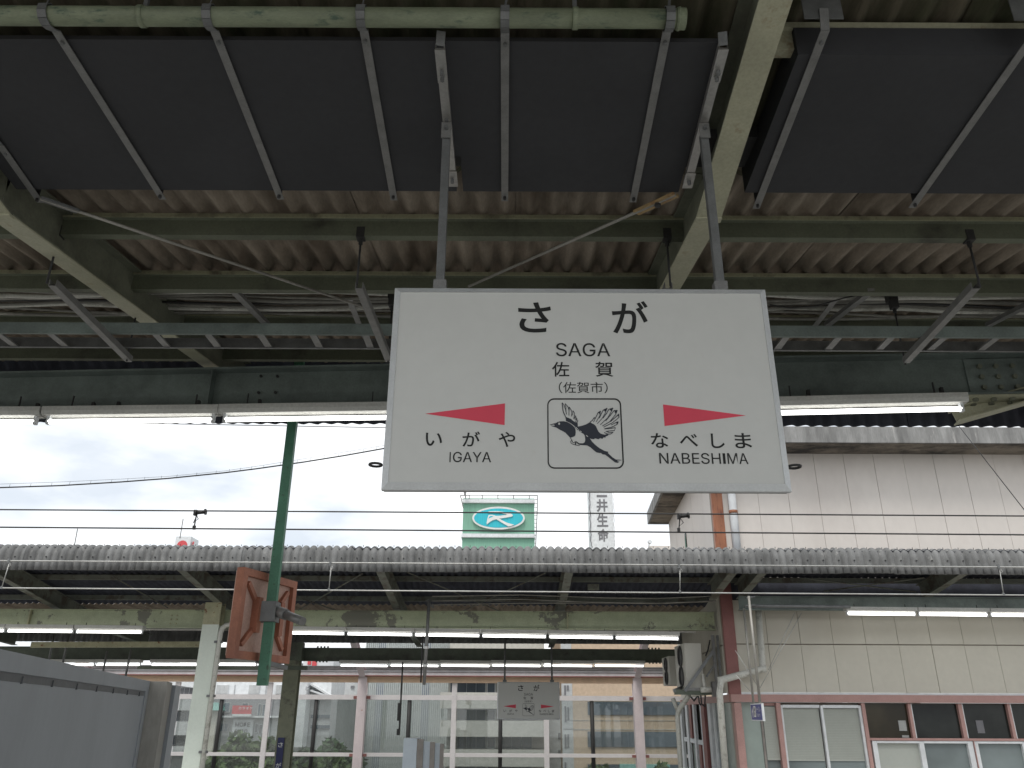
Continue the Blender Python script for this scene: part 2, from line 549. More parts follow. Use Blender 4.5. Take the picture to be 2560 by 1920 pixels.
def flat_poly(mb, polys, conv):
    """fill polygon(s) (outer + holes) as flat triangles facing the viewer"""
    pts3 = [[Vector((a, b, 0)) for a, b in pl] for pl in polys]
    tri = tessellate_polygon(pts3)
    flat = [conv(a, b) for pl in polys for a, b in pl]
    fs = []
    for a, b, c in tri:
        nrm = (flat[b] - flat[a]).cross(flat[c] - flat[a])
        mid = (flat[a] + flat[b] + flat[c]) / 3
        fs.append((a, b, c) if nrm.dot(EYEV - mid) > 0 else (a, c, b))
    mb.add(flat, fs)


# ------------------------------------------------------------------ corrugated sheet meshes
PITCHW, AMP = 0.13, 0.019


def wave_strip(prof, nw, seg=8, th=0.006, amp=AMP, pitch=PITCHW, ridge=False):
    """corrugated sheet: profile = list of ((y,z),(ny,nz)); nw waves along x; returns a mesh with thickness"""
    vs, fs = [], []
    nx = nw * seg + 3          # one extra strip on each side so that neighbours lap
    npf = len(prof)
    for side in (0, 1):
        for i in range(nx):
            x = (i - 1) * pitch / seg - nw * pitch / 2
            w = amp * math.cos(2 * math.pi * (i - 1) / seg)
            if ridge:
                w = amp * (2 * abs(math.cos(math.pi * (i - 1) / seg)) ** 0.8 - 1)
            for (y, z), (ny, nz) in prof:
                k = w + (th if side else 0)
                vs.append((x, y + ny * k, z + nz * k))
    off = nx * npf
    for i in range(nx - 1):
        for j in range(npf - 1):
            a, b, c, d = i * npf + j, (i + 1) * npf + j, (i + 1) * npf + j + 1, i * npf + j + 1
            fs.append((a, d, c, b))
            fs.append((off + a, off + b, off + c, off + d))
        for j in (0, npf - 1):
            a, b = i * npf + j, (i + 1) * npf + j
            fs.append((a, b, off + b, off + a) if j == 0 else (b, a, off + a, off + b))
    me = bpy.data.meshes.new('corrugated_sheet')
    me.from_pydata(vs, [], fs)
    me.polygons.foreach_set('use_smooth', [True] * len(fs))
    me.update()
    return me


# ================================================================== the ground, deck, platforms
struct(MB().box((-400, -300, -7.4), (400, 700, -7.0)).build('ground', m_ground))
struct(MB().box((-90, -9, -1.8), (90, 25, -1.1)).build('track_bed', m_ballast))
struct(MB().box((-90, -2.6, -1.096), (90, 6.5, 0.0)).build('near_platform', m_steelp))
struct(MB().box((-90, 13.9, -1.096), (90, 22.6, 0.0)).build('far_platform', m_steelp))

# ================================================================== near platform shelter
NV = 3.24                                            # valley line of the butterfly roof


def zroof(Y):
    return EYE + 2.486 + 0.15 * abs(Y - NV)


def zraf(Y):
    return EYE + 2.206 + 0.15 * abs(Y - NV)


SL = math.atan(0.15)
shelter = thing('platform_shelter', 'old butterfly-roofed platform shelter overhead with corrugated sheets, purlins and tapered beams', 'platform shelter', (0, 5.7, 0))

# corrugated sheets in rows each side of the valley
NW = 7
SW = NW * PITCHW
row_len = 1.86
ms = wave_strip([((-row_len / 2, 0), (0, 1)), ((row_len / 2, 0), (0, 1))], NW, 10, 0.006, 0.025)
ms.materials.append(m_roofu)
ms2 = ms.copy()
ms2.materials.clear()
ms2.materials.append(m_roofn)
rnd = random.Random(3)
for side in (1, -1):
    for row in range(2 if side > 0 else 3):  # third near row: unseen, added behind the camera to shade the sign
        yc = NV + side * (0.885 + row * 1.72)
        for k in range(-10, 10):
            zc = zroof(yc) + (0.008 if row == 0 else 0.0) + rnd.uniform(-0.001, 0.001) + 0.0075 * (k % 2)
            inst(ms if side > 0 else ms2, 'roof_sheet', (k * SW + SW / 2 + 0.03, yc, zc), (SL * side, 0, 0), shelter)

# purlins
PROF = [(0.0, 0.0), (0.0, -0.028), (-0.014, -0.034), (-0.014, -0.128), (-0.062, -0.128), (-0.062, 0.0)]
for Y in (3.70, 4.53, 5.36, 6.19):
    z = zroof(Y) - 0.027
    pu_ = MB().ext(PROF, (-9.2, Y, z), (9.2, Y, z)).build('purlin', m_purlin, shelter)
    MB().ext([(0.003, 0.001), (0.003, -0.024), (0.0004, -0.027), (0.0004, 0.001)], (-9.2, Y, z), (9.2, Y, z)).build('purlin_edge', m_lip, pu_)
for Y in (1.55, 0.70, -0.15, -1.0):
    z = zroof(Y) - 0.027
    MB().ext(PROF, (-9.2, Y, z), (9.2, Y, z)).build('purlin', m_purlin, shelter)
z = zroof(2.42) - 0.027
MB().ext(PROF, (0.96, 2.42, z), (4.3, 2.42, z)).build('purlin', m_paint, shelter)
# old sheet joints on that beam
# valley gutter
MB().channel((-9.2, 3.06, zroof(NV) - 0.010), (9.2, 3.06, zroof(NV) - 0.010), 0.22, 0.06, 0.004).build('valley_gutter', m_iron, shelter)

# rafters
for X in (-5.88, -2.47, 0.94, 4.35):
    mb = MB()
    H = 0.25
    for y0, y1 in ((-1.9, NV), (NV, 6.78)):
        mb.ibeam((X, y0, zraf(y0) + H / 2), (X, y1, zraf(y1) + H / 2), 0.118, H)
    rf = mb.build('rafter', m_web, shelter)
    fl = MB()
    for y0, y1 in ((-1.9, NV), (NV, 6.78)):
        fl.bar((X, y0, zraf(y0) - 0.003), (X, y1, zraf(y1) - 0.003), 0.120, 0.008)
    fl.build('lower_flange', m_paint, rf)
    mb = MB()
    mb.bar((X, NV - 0.012, zraf(NV) - 0.008), (X, NV + 0.03, zraf(NV) - 0.006), 0.124, 0.012)
    mb.build('splice_plate', m_paint, shelter)

# main lengthwise beam (a little askew to the roof)
def ymb(X):
    return 5.75 - 0.06 * X


mbeam = MB().ibeam((-9.2, ymb(-9.2), EYE + 2.35), (9.2, ymb(9.2), EYE + 2.35), 0.20, 0.34, 0.016, 0.012).build('main_beam', m_beam, shelter)
dirB = Vector((1, -0.06, 0)).normalized()
for X in (-2.47, -5.88):
    p = Vector((X + 0.1, ymb(X + 0.1) - 0.052, EYE + 2.35))
    MB().bar(p + Vector((0, 0, -0.152)), p + Vector((0, 0, 0.152)), 0.010, 0.088, (0, 1, 0)).build('stiffener', m_beam, mbeam)
mb = MB()
for px, py in ((653, 941), (694, 941), (647, 982), (689, 982)):
    p = aY(px, py, ymb(-1.8) - 0.008)
    mb.tube([p, p + Vector((0, -0.012, 0))], 0.012, 6)
mb.build('bolt_set', m_iron, mbeam, kind='stuff')
# splice with bolts near the right column and a knee brace
p = aY(2520, 935, ymb(3.6) - 0.01)
MB().bar(Vector((3.42, ymb(3.42) - 0.014, EYE + 2.35)), Vector((4.3, ymb(4.3) - 0.014, EYE + 2.35)), 0.014, 0.29).build('splice_plate', m_beam, mbeam)
mb = MB()
for i in range(4):
    for j in range(3):
        X = 3.52 + i * 0.12
        p = Vector((X, ymb(X) - 0.02, EYE + 2.26 + j * 0.085))
        mb.tube([p, p + Vector((0, -0.022, 0))], 0.019, 6)
for i in range(5):
    for j in range(2):
        X = 3.42 + i * 0.13 + j * 0.03
        p = Vector((X, ymb(X) - 0.06 + 0.09 * j, EYE + 2.166))
        mb.tube([p, p + Vector((0, 0, -0.024))], 0.021, 6)
mb.build('bolt_set', m_web, mbeam, kind='stuff')
MB().bar((3.28, ymb(3.28), EYE + 2.168), (4.3, ymb(4.3), EYE + 2.168), 0.22, 0.012).build('flange_plate', m_paint, mbeam)
k0, k1 = aY(2385, 1041, 5.62), aY(2640, 968, 5.5)
MB().ibeam(k0, k1, 0.13, 0.11, 0.01, 0.01).build('knee_brace', m_paint, shelter)
for X in (-5.88, 4.35):
    MB().ibeam((X, ymb(X), 0.0), (X, ymb(X), EYE + 2.18), 0.22, 0.22, 0.016, 0.012, (0, 1, 0)).build('column', m_paint, shelter)

# downstand of curved corrugated sheets along the track-side eave
def downstand_profile(h, r, back):
    pr = [((0, 0), (-1, 0)), ((0, (h - r) * 0.5), (-1, 0)), ((0, h - r), (-1, 0))]
    for i in range(1, 6):
        a = math.pi / 2 * i / 6
        pr.append(((r - r * math.cos(a), h - r + r * math.sin(a)), (-math.cos(a), math.sin(a))))
    pr.append(((r, h), (0, 1)))
    pr.append(((r + back, h - 0.04), (0, 1)))
    return pr


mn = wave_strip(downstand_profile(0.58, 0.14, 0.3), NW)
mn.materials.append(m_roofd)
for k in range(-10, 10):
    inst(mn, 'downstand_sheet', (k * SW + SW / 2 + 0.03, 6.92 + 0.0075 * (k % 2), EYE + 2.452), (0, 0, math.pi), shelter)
MB().bar((-9.2, 6.84, EYE + 2.66), (9.2, 6.84, EYE + 2.66), 0.05, 0.06).build('eave_rail', m_purlin, shelter)

# diagonal brace rods under the purlins
pl0, pln = Vector((0, NV, zraf(NV) + 0.08)), Vector((0, -0.15, 1)).normalized()
for a, b, tab in (((100, 496), (905, 766), None), ((1172, 716), (1690, 486), (1590, 532))):
    p, q = aPl(a[0], a[1], pl0, pln), aPl(b[0], b[1], pl0, pln)
    rod = MB().tube([p, q], 0.0085, 6).build('brace_rod', m_rod, shelter, True)
    if tab:
        t = aPl(tab[0], tab[1], pl0, pln)
        MB().bar(t, q, 0.045, 0.010).build('tension_tab', m_rusty, rod)
        e = t + (q - t) * 0.55
        MB().tube([e + Vector((0, 0, -0.02)), e + Vector((0, 0, 0.01))], 0.016, 6).build('bolt', m_iron, rod)
    else:
        t = aPl(195, 528, pl0, pln)
        MB().bar(p, t, 0.035, 0.012).build('tension_tab', m_galvd, rod)

# ------------------------------------------------------------------ drain pipe with couplings
pe = aY(1690, 47, 2.25)
pipe_z = pe.z
dp = thing('drain_pipe', 'mildewed pale green drain pipe running along the valley above the dark boards', 'drain pipe', (0, 2.25, pipe_z))
MB().tube([(-4.5, 2.25, pipe_z), (pe.x, 2.25, pipe_z)], 0.036, 16).build('pipe_run', m_pipe, dp, True)
MB().tube([(pe.x, 2.25, pipe_z), (aY(1713, 47, 2.25).x, 2.25, pipe_z)], 0.040, 16).build('end_cap', m_pipe, dp, True)
MB().tube([(pe.x + 0.006, 2.25, pipe_z), (pe.x + 0.014, 2.25, pipe_z)], 0.043, 16).build('end_ring', m_pipe, dp, True)
for px in (355, 1438):
    x = aY(px, 44, 2.25).x
    MB().tube([(x - 0.010, 2.25, pipe_z), (x + 0.010, 2.25, pipe_z)], 0.041, 16).build('coupling', m_pipe, dp, True)
    MB().box((x - 0.008, 2.25, pipe_z + 0.03), (x + 0.008, 2.262, zroof(2.25))).build('pipe_hanger', m_galvd, dp)

# ------------------------------------------------------------------ dark drip boards with their straps
PB0, PBN = Vector((0, 0, EYE + 2.611)), Vector((0, 0.087, 1)).normalized()


def zboard(Y):
    return EYE + 2.611 - 0.087 * Y


def drip_board(label, x0, x1, ynear, yfar, thick, notch=None):
    t = thing('drip_board', label, 'drip board', ((x0 + x1) / 2, 2.8, zboard(2.8)), 'dark drip boards under the roof valley')
    pts = [(x0, ynear), (x1, ynear), (x1, yfar)]
    if notch:
        nx0, nx1, ny = notch
        pts += [(nx1, yfar), (nx1, ny), (nx0, ny), (nx0, yfar)]
    pts += [(x0, yfar)]
    MB().poly([(x, y, zboard(y)) for x, y in pts], (0, 0, thick)).build('board', m_board, t)
    return t


def strap(a, b, w, parent, hook):
    low = Vector((0, 0, -0.010))
    p, q = aPl(a[0], a[1], PB0 + low, PBN), aPl(b[0], b[1], PB0 + low, PBN)
    s = MB().bar(p, q, w, 0.004).build('strap', m_galv, parent)
    d = (q - p).normalized()
    e = q - d * 0.03
    MB().tube([e + Vector((0, 0, -0.016)), e + Vector((0, 0, 0.012))], 0.008, 6).build('bolt', m_iron, s)
    f = p + d * 0.05
    MB().tube([f + Vector((0, 0, -0.014)), f + Vector((0, 0, 0.012))], 0.008, 6).build('bolt', m_galvd, s)
    MB().box((q.x - w / 2, q.y - 0.045, q.z + 0.004), (q.x + w / 2, q.y - 0.041, q.z + 0.14)).build('strap_clip', m_iron, s)
    if hook == 'pipe':
        # the band continues round the front of the pipe and up to the roof
        c = Vector((p.x, 2.25, pipe_z))
        pts = [p]
        for i in range(7):
            a2 = R(-50 - i * 38)
            pts.append(Vector((p.x - d.x * 0.02 * i, c.y + 0.043 * math.cos(a2), c.z + 0.043 * math.sin(a2))))
        mb = MB()
        for u, v in zip(pts[:-1], pts[1:]):
            mb.bar(u, v, w, 0.004, (1, 0, 0) if False else (0, -0.7, 0.7))
        mb = MB()
        for u, v in zip(pts[:-1], pts[1:]):
            h = Vector((w / 2, 0, 0))
            nn = Vector((1, 0, 0)).cross(v - u).normalized() * 0.004
            mb.obox(u - h, 2 * h, v - u, nn)
        mb.build('pipe_band', m_galvd, s)
        MB().bar(c + Vector((-d.x * 0.14 , -0.02, 0.04)), c + Vector((-d.x * 0.14 + 0.03, 0.0, 0.30)), 0.012, 0.004).build('hanger_leg', m_galvd, s)
    else:
        MB().bar(p + Vector((0, 0.0, 0.0)), p + Vector((0.0, -0.02, 0.09)), w, 0.004, (0, 1, 0)).build('hanger_leg', m_galv, s)
        MB().box((p.x - 0.075, p.y - 0.01, p.z + 0.05), (p.x + 0.075, p.y - 0.006, p.z + 0.20)).build('fixing_plate', m_galvd, s)
    return s


bl = drip_board('long matt dark grey board slung on a row of metal straps under the green pipe', -2.40, 0.80, 2.355, 3.215, 0.02, notch=(aPl(1142, 478, PB0, PBN).x, aPl(1158, 478, PB0, PBN).x, 2.98))
for a, b in (((0, 363), (101, 506)), ((139, 76), (407, 498)), ((536, 76), (702, 498)), ((909, 72), (985, 500)), ((1262.6, 80), (1262, 502)), ((1668, 76), (1582, 505))):
    strap(a, b, 0.033, bl, 'pipe')
br = drip_board('dark grey boxed board with deep side wall, to the right of the cream roof beam', 1.12, 4.25, 2.41, 3.215, 0.14)
for a, b in (((2063, 76), (1890, 521)), ((2590, 80), (2280, 519))):
    strap(a, b, 0.034, br, 'roof')

# ------------------------------------------------------------------ the station name sign
YS = 2.70
sx0 = (aY(988, 718, YS).x + aY(950, 1222, YS).x) / 2
sx1 = (aY(1916, 720, YS).x + aY(1980, 1228, YS).x) / 2
sz1, sz0 = aY(1452, 719, YS).z, aY(1465, 1225, YS).z
SD = 0.062


def build_name_sign():
    t = thing('station_name_sign', 'large off-white station name sign reading SAGA, hung close overhead on two square poles', 'station sign', ((sx0 + sx1) / 2, YS, sz0), 'hanging station name signs')
    fw = 0.024
    MB().box((sx0 + 0.004, YS + 0.008, sz0 + 0.004), (sx1 - 0.004, YS + SD - 0.008, sz1 - 0.004)).build('housing', m_galvd, t)
    # mitred frame front
    fr = MB()
    o = [(sx0, sz0), (sx1, sz0), (sx1, sz1), (sx0, sz1)]
    i_ = [(sx0 + fw, sz0 + fw), (sx1 - fw, sz0 + fw), (sx1 - fw, sz1 - fw), (sx0 + fw, sz1 - fw)]
    for k in range(4):
        a, b, c, d = o[k], o[(k + 1) % 4], i_[(k + 1) % 4], i_[k]
        e = MB()
        y0, y1, y2 = YS + 0.010, YS - 0.004, YS + 0.03
        vs = [(a[0], y0, a[1]), (b[0], y0, b[1]), (c[0], y1, c[1]), (d[0], y1, d[1]),
              (a[0], y2, a[1]), (b[0], y2, b[1]), (c[0], y2, c[1]), (d[0], y2, d[1])]
        e.add(vs, [(0, 1, 2, 3), (4, 7, 6, 5), (0, 4, 5, 1), (2, 6, 7, 3), (1, 5, 6, 2), (0, 3, 7, 4)])
        e.build('frame', m_alu, t)
    face = MB().box((sx0 + fw, YS, sz0 + fw), (sx1 - fw, YS + 0.007, sz1 - fw)).build('face', m_face, t)
    YT = YS - 0.0012
    def L(s, x0, y0, x1, y1, w=0.0):
        letter_px(s, x0, y0, x1, y1, YS, m_ink, face, w, 0.0012)
    L('さ', 1295.3, 756, 1377.4, 831.7, 0.016)
    L('が', 1530, 753, 1621, 834, 0.014)
    L('SAGA', 1389.8, 858, 1525, 891.4, 0.003)
    L('佐', 1379.9, 905, 1423, 942, 0.008)
    L('賀', 1488, 905, 1533, 942, 0.008)
    L('（佐賀市）', 1397, 955, 1519, 983.4)
    for s, a, b, c, d in (('い', 1064, 1082, 1105.4, 1115), ('が', 1156, 1079, 1200, 1116.7), ('や', 1246.6, 1080, 1288, 1117.7),
                          ('な', 1627, 1083, 1670.8, 1120), ('べ', 1699, 1085, 1744, 1116.7), ('し', 1777.7, 1084, 1811, 1120.7), ('ま', 1837, 1083, 1878.7, 1121)):
        L(s, a, b, c, d, 0.010)
    L('GAYA', 1132.5, 1130, 1228, 1156, 0.003)
    L('NABESH', 1648, 1132.6, 1801.5, 1160, 0.003)
    L('MA', 1818.5, 1133.2, 1869.7, 1160.2, 0.003)
    for px, y0, y1 in ((1125.3, 1130.4, 1155.6), (1810.3, 1133.4, 1159.8)):
        a, b = aY(px - 1.9, y1, YS), aY(px + 1.9, y0, YS)
        mb = MB()
        mb.add([(a.x, YS - 0.0012, a.z), (b.x, YS - 0.0012, a.z), (b.x, YS - 0.0012, b.z), (a.x, YS - 0.0012, b.z)], [(0, 1, 2, 3)])
        mb.build('lettering', m_ink, face)
    for pts in (((1062.6, 1034.6), (1262.5, 1008.8), (1261.5, 1063)), ((1657.4, 1011.3), (1661.3, 1065.4), (1864.7, 1039))):
        mb = MB()
        flat_poly(mb, [pts], lambda a, b: aY(a, b, YS) * 1.0 + Vector((0, -0.0012, 0)))
        mb.build('arrow', m_red, face)
    # emblem: flying magpie in a rounded square
    def cv(lift):
        return lambda a, b: aY(1360 + a / 8.733, 990 + b / 8.733, YS) + Vector((0, -lift, 0))
    def rr(x0, y0, x1, y1, x2, x3, r, n=6):
        # rounded quad: top edge x0..x1 at y0, bottom edge x2..x3 at y1
        out = []
        for (cx, cy, a0) in ((x1 - r, y0 + r, -90), (x3 - r, y1 - r, 0), (x2 + r, y1 - r, 90), (x0 + r, y0 + r, 180)):
            for i in range(n + 1):
                a = R(a0 + 90 * i / n)
                out.append((cx + r * math.cos(a), cy + r * math.sin(a)))
        return out
    em = MB()
    flat_poly(em, [rr(70, 52, 1684, 1590, 78, 1745, 150), rr(96, 82, 1655, 1560, 106, 1712, 124)], cv(0.0012))
    em.build('emblem_border', m_ink, face)
    b1 = MB()
    eye = [(330 + 21 * math.cos(i * math.pi / 6), 607 + 26 * math.sin(i * math.pi / 6)) for i in range(12)]
    head = [(120, 628), (200, 605), (262, 590), (300, 568), (350, 555), (430, 553), (500, 570), (560, 598), (620, 640), (668, 688), (690, 745), (692, 810), (685, 860), (650, 890), (610, 905), (570, 910), (520, 860), (470, 805), (430, 780), (380, 755), (330, 730), (275, 695), (230, 680), (150, 655), (148, 647), (225, 652), (236, 636), (205, 624), (150, 634)]
    flat_poly(b1, [head, eye], cv(0.0012))
    flat_poly(b1, [[(462, 455), (530, 480), (590, 505), (640, 550), (690, 578), (726, 576), (735, 610), (738, 668), (725, 690), (700, 692), (665, 660), (620, 622), (560, 582), (478, 548), (475, 500)]], cv(0.0016))
    flat_poly(b1, [[(668, 680), (700, 680), (738, 672), (830, 650), (920, 620), (1000, 575), (1030, 590), (1090, 620), (1130, 655), (1160, 720), (1190, 780), (1240, 825), (1330, 850), (1370, 832), (1412, 848), (1380, 876), (1345, 880), (1350, 905), (1295, 910), (1275, 938), (1225, 920), (1190, 948), (1110, 925), (1095, 947), (1040, 942), (1000, 925), (1050, 1000), (1120, 1070), (1210, 1140), (1320, 1200), (1402, 1220), (1395, 1245), (1440, 1290), (1500, 1345), (1570, 1388), (1690, 1397), (1690, 1408), (1598, 1410), (1605, 1426), (1650, 1440), (1605, 1462), (1550, 1452), (1480, 1397), (1400, 1332), (1330, 1282), (1280, 1278), (1240, 1245), (1200, 1245), (1140, 1230), (1090, 1190), (1010, 1122), (940, 1080), (850, 1076), (775, 1068), (770, 1035), (850, 1035), (890, 1010), (900, 960), (893, 880), (868, 832), (820, 805), (740, 750), (690, 705)]], cv(0.0012))
    for s, w in (([(395, 150), (405, 250), (420, 350), (470, 458)], 18), ([(395, 150), (440, 205), (470, 300), (490, 405)], 13), ([(460, 168), (478, 250), (482, 370)], 12), ([(460, 168), (520, 235), (545, 310), (545, 430)], 14),
                 ([(548, 243), (546, 340)], 12), ([(548, 243), (600, 320), (606, 380), (600, 450)], 14), ([(628, 322), (628, 390), (600, 445)], 11), ([(628, 322), (668, 380), (665, 430), (650, 505)], 14),
                 ([(688, 430), (682, 470), (652, 500)], 11), ([(688, 430), (702, 480), (675, 530)], 13), ([(715, 488), (702, 540), (690, 572)], 12), ([(715, 488), (718, 530), (740, 532), (722, 580)], 13),
                 ([(1000, 578), (1060, 530), (1098, 468)], 16), ([(1098, 468), (1112, 505), (1080, 575)], 13), ([(1112, 505), (1150, 430), (1180, 365), (1235, 330)], 16), ([(1235, 330), (1215, 440), (1135, 572)], 13),
                 ([(1205, 490), (1250, 390), (1295, 310), (1378, 270)], 16), ([(1378, 270), (1330, 390), (1270, 490), (1160, 610)], 13), ([(1285, 490), (1360, 390), (1420, 290), (1507, 265)], 16), ([(1507, 265), (1470, 340), (1390, 480), (1228, 632)], 14),
                 ([(1345, 548), (1450, 420), (1530, 320), (1602, 316)], 16), ([(1602, 316), (1560, 410), (1440, 560), (1272, 660)], 15), ([(1450, 560), (1590, 440), (1632, 392)], 16), ([(1632, 392), (1638, 470), (1490, 590), (1298, 686)], 15),
                 ([(1465, 638), (1570, 582), (1622, 562)], 15), ([(1622, 562), (1600, 620), (1480, 682), (1318, 720)], 15), ([(1320, 722), (1450, 712), (1558, 693)], 14), ([(1558, 693), (1540, 755), (1440, 764), (1345, 776)], 14),
                 ([(1350, 772), (1420, 800), (1508, 793)], 14), ([(1508, 793), (1450, 836), (1380, 830), (1310, 800)], 15),
                 ([(570, 908), (608, 965), (620, 1005), (650, 1030), (672, 1000), (700, 1000), (762, 1062)], 12), ([(608, 965), (580, 1000), (592, 1035), (640, 1060), (720, 1080), (765, 1092), (776, 1070)], 12), ([(690, 1000), (690, 1070)], 22), ([(700, 1000), (770, 1048)], 16)):
        flat_poly(b1, [stroke2(s, w)], cv(0.0020))
    for tip in ([(1180, 365), (1235, 330), (1215, 400)], [(1300, 312), (1378, 270), (1345, 350)], [(1425, 292), (1507, 265), (1465, 335)], [(1530, 322), (1602, 316), (1560, 395)], [(1600, 430), (1632, 392), (1640, 470)], [(1572, 585), (1622, 562), (1598, 620)]):
        flat_poly(b1, [tip], cv(0.0024))
    b1.build('emblem_bird', m_inkb, face)
    b2 = MB()
    for s in ([(690, 688), (735, 725)], [(748, 740), (765, 758)], [(785, 768), (818, 790)], [(918, 862), (958, 896)]):
        flat_poly(b2, [stroke2(s, 15)], cv(0.0030))
    b2.build('emblem_feather_gap', m_face, face)
    # ring bolts on both sides
    for s, x in ((-1, sx0), (1, sx1)):
        zc = aY(940, 1167, YS + 0.06).z
        mb = MB()
        c = Vector((x + s * 0.030, YS + 0.035, zc))
        mb.tube([c + Vector((0.022 * math.cos(a), 0.022 * math.sin(a), 0)) for a in [2 * math.pi * i / 12 for i in range(13)]], 0.0045, 6)
        mb.build('ring_bolt', m_iron, t, True)
    return t


sign1 = build_name_sign()
sign2_root = copy_tree(sign1)          # the same sign over the far platform; placed further below
# poles and sloping bracket rails that carry the near sign
low = Vector((0, 0, -0.045))
for bx, tx, a, b, top in ((1106, 1112, (1100, 115), (1133, 458), (1103, 78)), (1794, 1762, (1808, 114), (1717, 462), (1806, 80))):
    pb = aY(bx, 718, 2.732)
    pt = aY(tx, 346, 2.75)
    xx = (pb.x + pt.x) / 2
    MB().bar((xx, 2.732, sz1 - 0.002), (xx, 2.732, pt.z), 0.032, 0.032, (0, 1, 0)).build('pole', m_galvd, sign1)
    MB().bar((xx, 2.732, sz1 + 0.001), (xx, 2.732, sz1 + 0.04), 0.05, 0.04, (0, 1, 0)).build('pole_shoe', m_galv, sign1)
    p, q = aPl(a[0], a[1], PB0 + low, PBN), aPl(b[0], b[1], PB0 + low, PBN)
    d = (q - p).normalized()
    rail = MB().channel(p, q, 0.036, 0.028, 0.003).build('bracket_rail', m_stain, sign1)
    u = aPl(top[0], top[1], PB0, PBN)
    MB().bar(u, p, 0.034, 0.005).build('bracket_end', m_galvd, sign1)
    MB().bar(p - Vector((0, 0, 0.018)), p + d * 0.16 - Vector((0, 0, 0.018)), 0.040, 0.004).build('bracket_plate', m_stain, sign1)
    MB().bar(q - d * 0.10 - Vector((0, 0, 0.018)), q - Vector((0, 0, 0.018)), 0.046, 0.004).build('bracket_plate', m_stain, sign1)
    hp = Vector((xx, 2.712, pt.z))
    zt_p = zboard(2.712) - 0.060
    MB().bar((xx, 2.709, pt.z - 0.03), (xx, 2.709, zt_p), 0.042, 0.006, (0, 1, 0)).build('pole_plate', m_galv, sign1)
    for e in (p + d * 0.10, p + d * 0.13, q - d * 0.05):
        MB().tube([e + Vector((0, 0, -0.040)), e + Vector((0, 0, -0.004))], 0.0085, 6).build('bolt', m_galvd, sign1)
    for zz in (pt.z + 0.015, pt.z + 0.055):
        MB().tube([(xx, 2.709, zz), (xx, 2.689, zz)], 0.009, 6).build('bolt', m_galvd, sign1)

# ------------------------------------------------------------------ cable ladder on trapeze arms
ZL = 2.17 + EYE
YL0, YL1 = 4.47, 4.69
lad = thing('cable_ladder', 'dark steel cable ladder with pale rungs hung below the roof behind the sign', 'cable ladder', (0, 4.58, ZL))
for Y, s in ((YL0, 1), (YL1, -1)):
    prof = [(0, 0), (0, 0.075), (-0.003, 0.075), (-0.003, 0.004), (-0.018, 0.004), (-0.018, 0)]
    prof = [(a * s, b) for a, b in prof]
    if s < 0:
        prof = prof[::-1]
    MB().ext(prof, (-4.6, Y, ZL), (4.6, Y, ZL)).build('rail', m_beam if Y == YL0 else m_galvd, lad)
x791 = aZ(791, 856, ZL).x
x1958 = aZ(1958, 856, ZL).x
step = (x1958 - x791) / 9
for k in range(-9, 17):
    x = x791 + (k) * step
    if abs(x) < 4.5:
        MB().box((x - 0.022, YL0 + 0.005, ZL + 0.004), (x + 0.022, YL1 - 0.005, ZL + 0.016)).build('rung', m_galv, lad)
ZA = 2.14 + EYE
arms = [((130, 715), (322, 905)), ((897, 722), (972, 905)), ((1672, 722), (1604, 905)), ((2440, 722), (2266, 908))]
for k, (a, b) in enumerate(arms):
    p, q = aZ(a[0], a[1], ZA - 0.02), aZ(b[0], b[1], ZA - 0.02)
    x = (p.x + q.x) / 2
    arm = MB().channel((p.x, p.y, ZA), (q.x, q.y, ZA), 0.042, 0.04, 0.004).build('support_arm', m_galv, lad)
    for (u, yp) in ((p, 3.74), (q, 4.60)):
        yy = yp if yp < 4 else 4.76
        pz = zroof(yp) - 0.14
        xr = p.x + (q.x - p.x) * (0.05 if yp < 4 else 0.92)
        MB().tube([(xr, yy, ZA - 0.03), (xr, yy, pz + 0.05)], 0.006, 6).build('hanger_rod', m_iron, arm, True)
        c = MB()
        c.box((xr - 0.022, yy - 0.03, pz - 0.03), (xr + 0.022, yy + 0.02, pz + 0.035))
        c.box((xr - 0.03, yy - 0.02, pz + 0.03), (xr + 0.03, yy + 0.04, pz + 0.10))
        c.tube([(xr, yy, pz - 0.06), (xr, yy, pz - 0.02)], 0.012, 6)
        c.build('beam_clamp', m_iron, arm)
# short brackets following the roof slope, holding the conduits
for a, b in (((581, 722), (668, 811)), ((2178, 726), (2068, 811)), ((2600, 745), (2470, 812))):
    p0, nn = Vector((0, 4.55, EYE + 2.54)), Vector((0, -0.15, 1)).normalized()
    MB().bar(aPl(a[0], a[1], p0, nn), aPl(b[0], b[1], p0, nn), 0.045, 0.03).build('roof_bracket', m_galv, shelter)

# conduits and cables bundled along the roof
rc = random.Random(5)
cab = thing('cable_bundle', 'bundle of dusty grey cables and conduits strung along under the roof sheets', 'cables', (0, 4.9, zroof(4.9) - 0.08))
for y, yy, r, mat in ((729, 4.76, 0.013, m_cable), (736, 4.82, 0.018, m_pvc), (744, 4.88, 0.010, m_cable), (751, 4.94, 0.016, m_cable), (758, 4.99, 0.009, m_iron), (764, 5.05, 0.012, m_cable), (771, 5.10, 0.017, m_pvc), (779, 5.2, 0.011, m_cable), (787, 5.26, 0.013, m_cable)):
    z0 = aY(1280, y, yy).z
    pts = []
    for i in range(25):
        x = -4.8 + i * 0.4
        pts.append((x, yy + rc.uniform(-0.01, 0.01), z0 + 0.018 * math.sin(i * 0.9 + y) + rc.uniform(-0.008, 0.008) - 0.006 * abs(x) * 0.2))
    MB().tube(pts, r, 8).build('cable', mat, cab, True)
for px, yy in ((2085, 735), (875, 733)):
    p = aY(px, yy, 4.72)
    MB().box((p.x - 0.02, 4.72, p.z - 0.05), (p.x + 0.02, 5.3, p.z - 0.046)).build('cable_saddle', m_galv, cab)
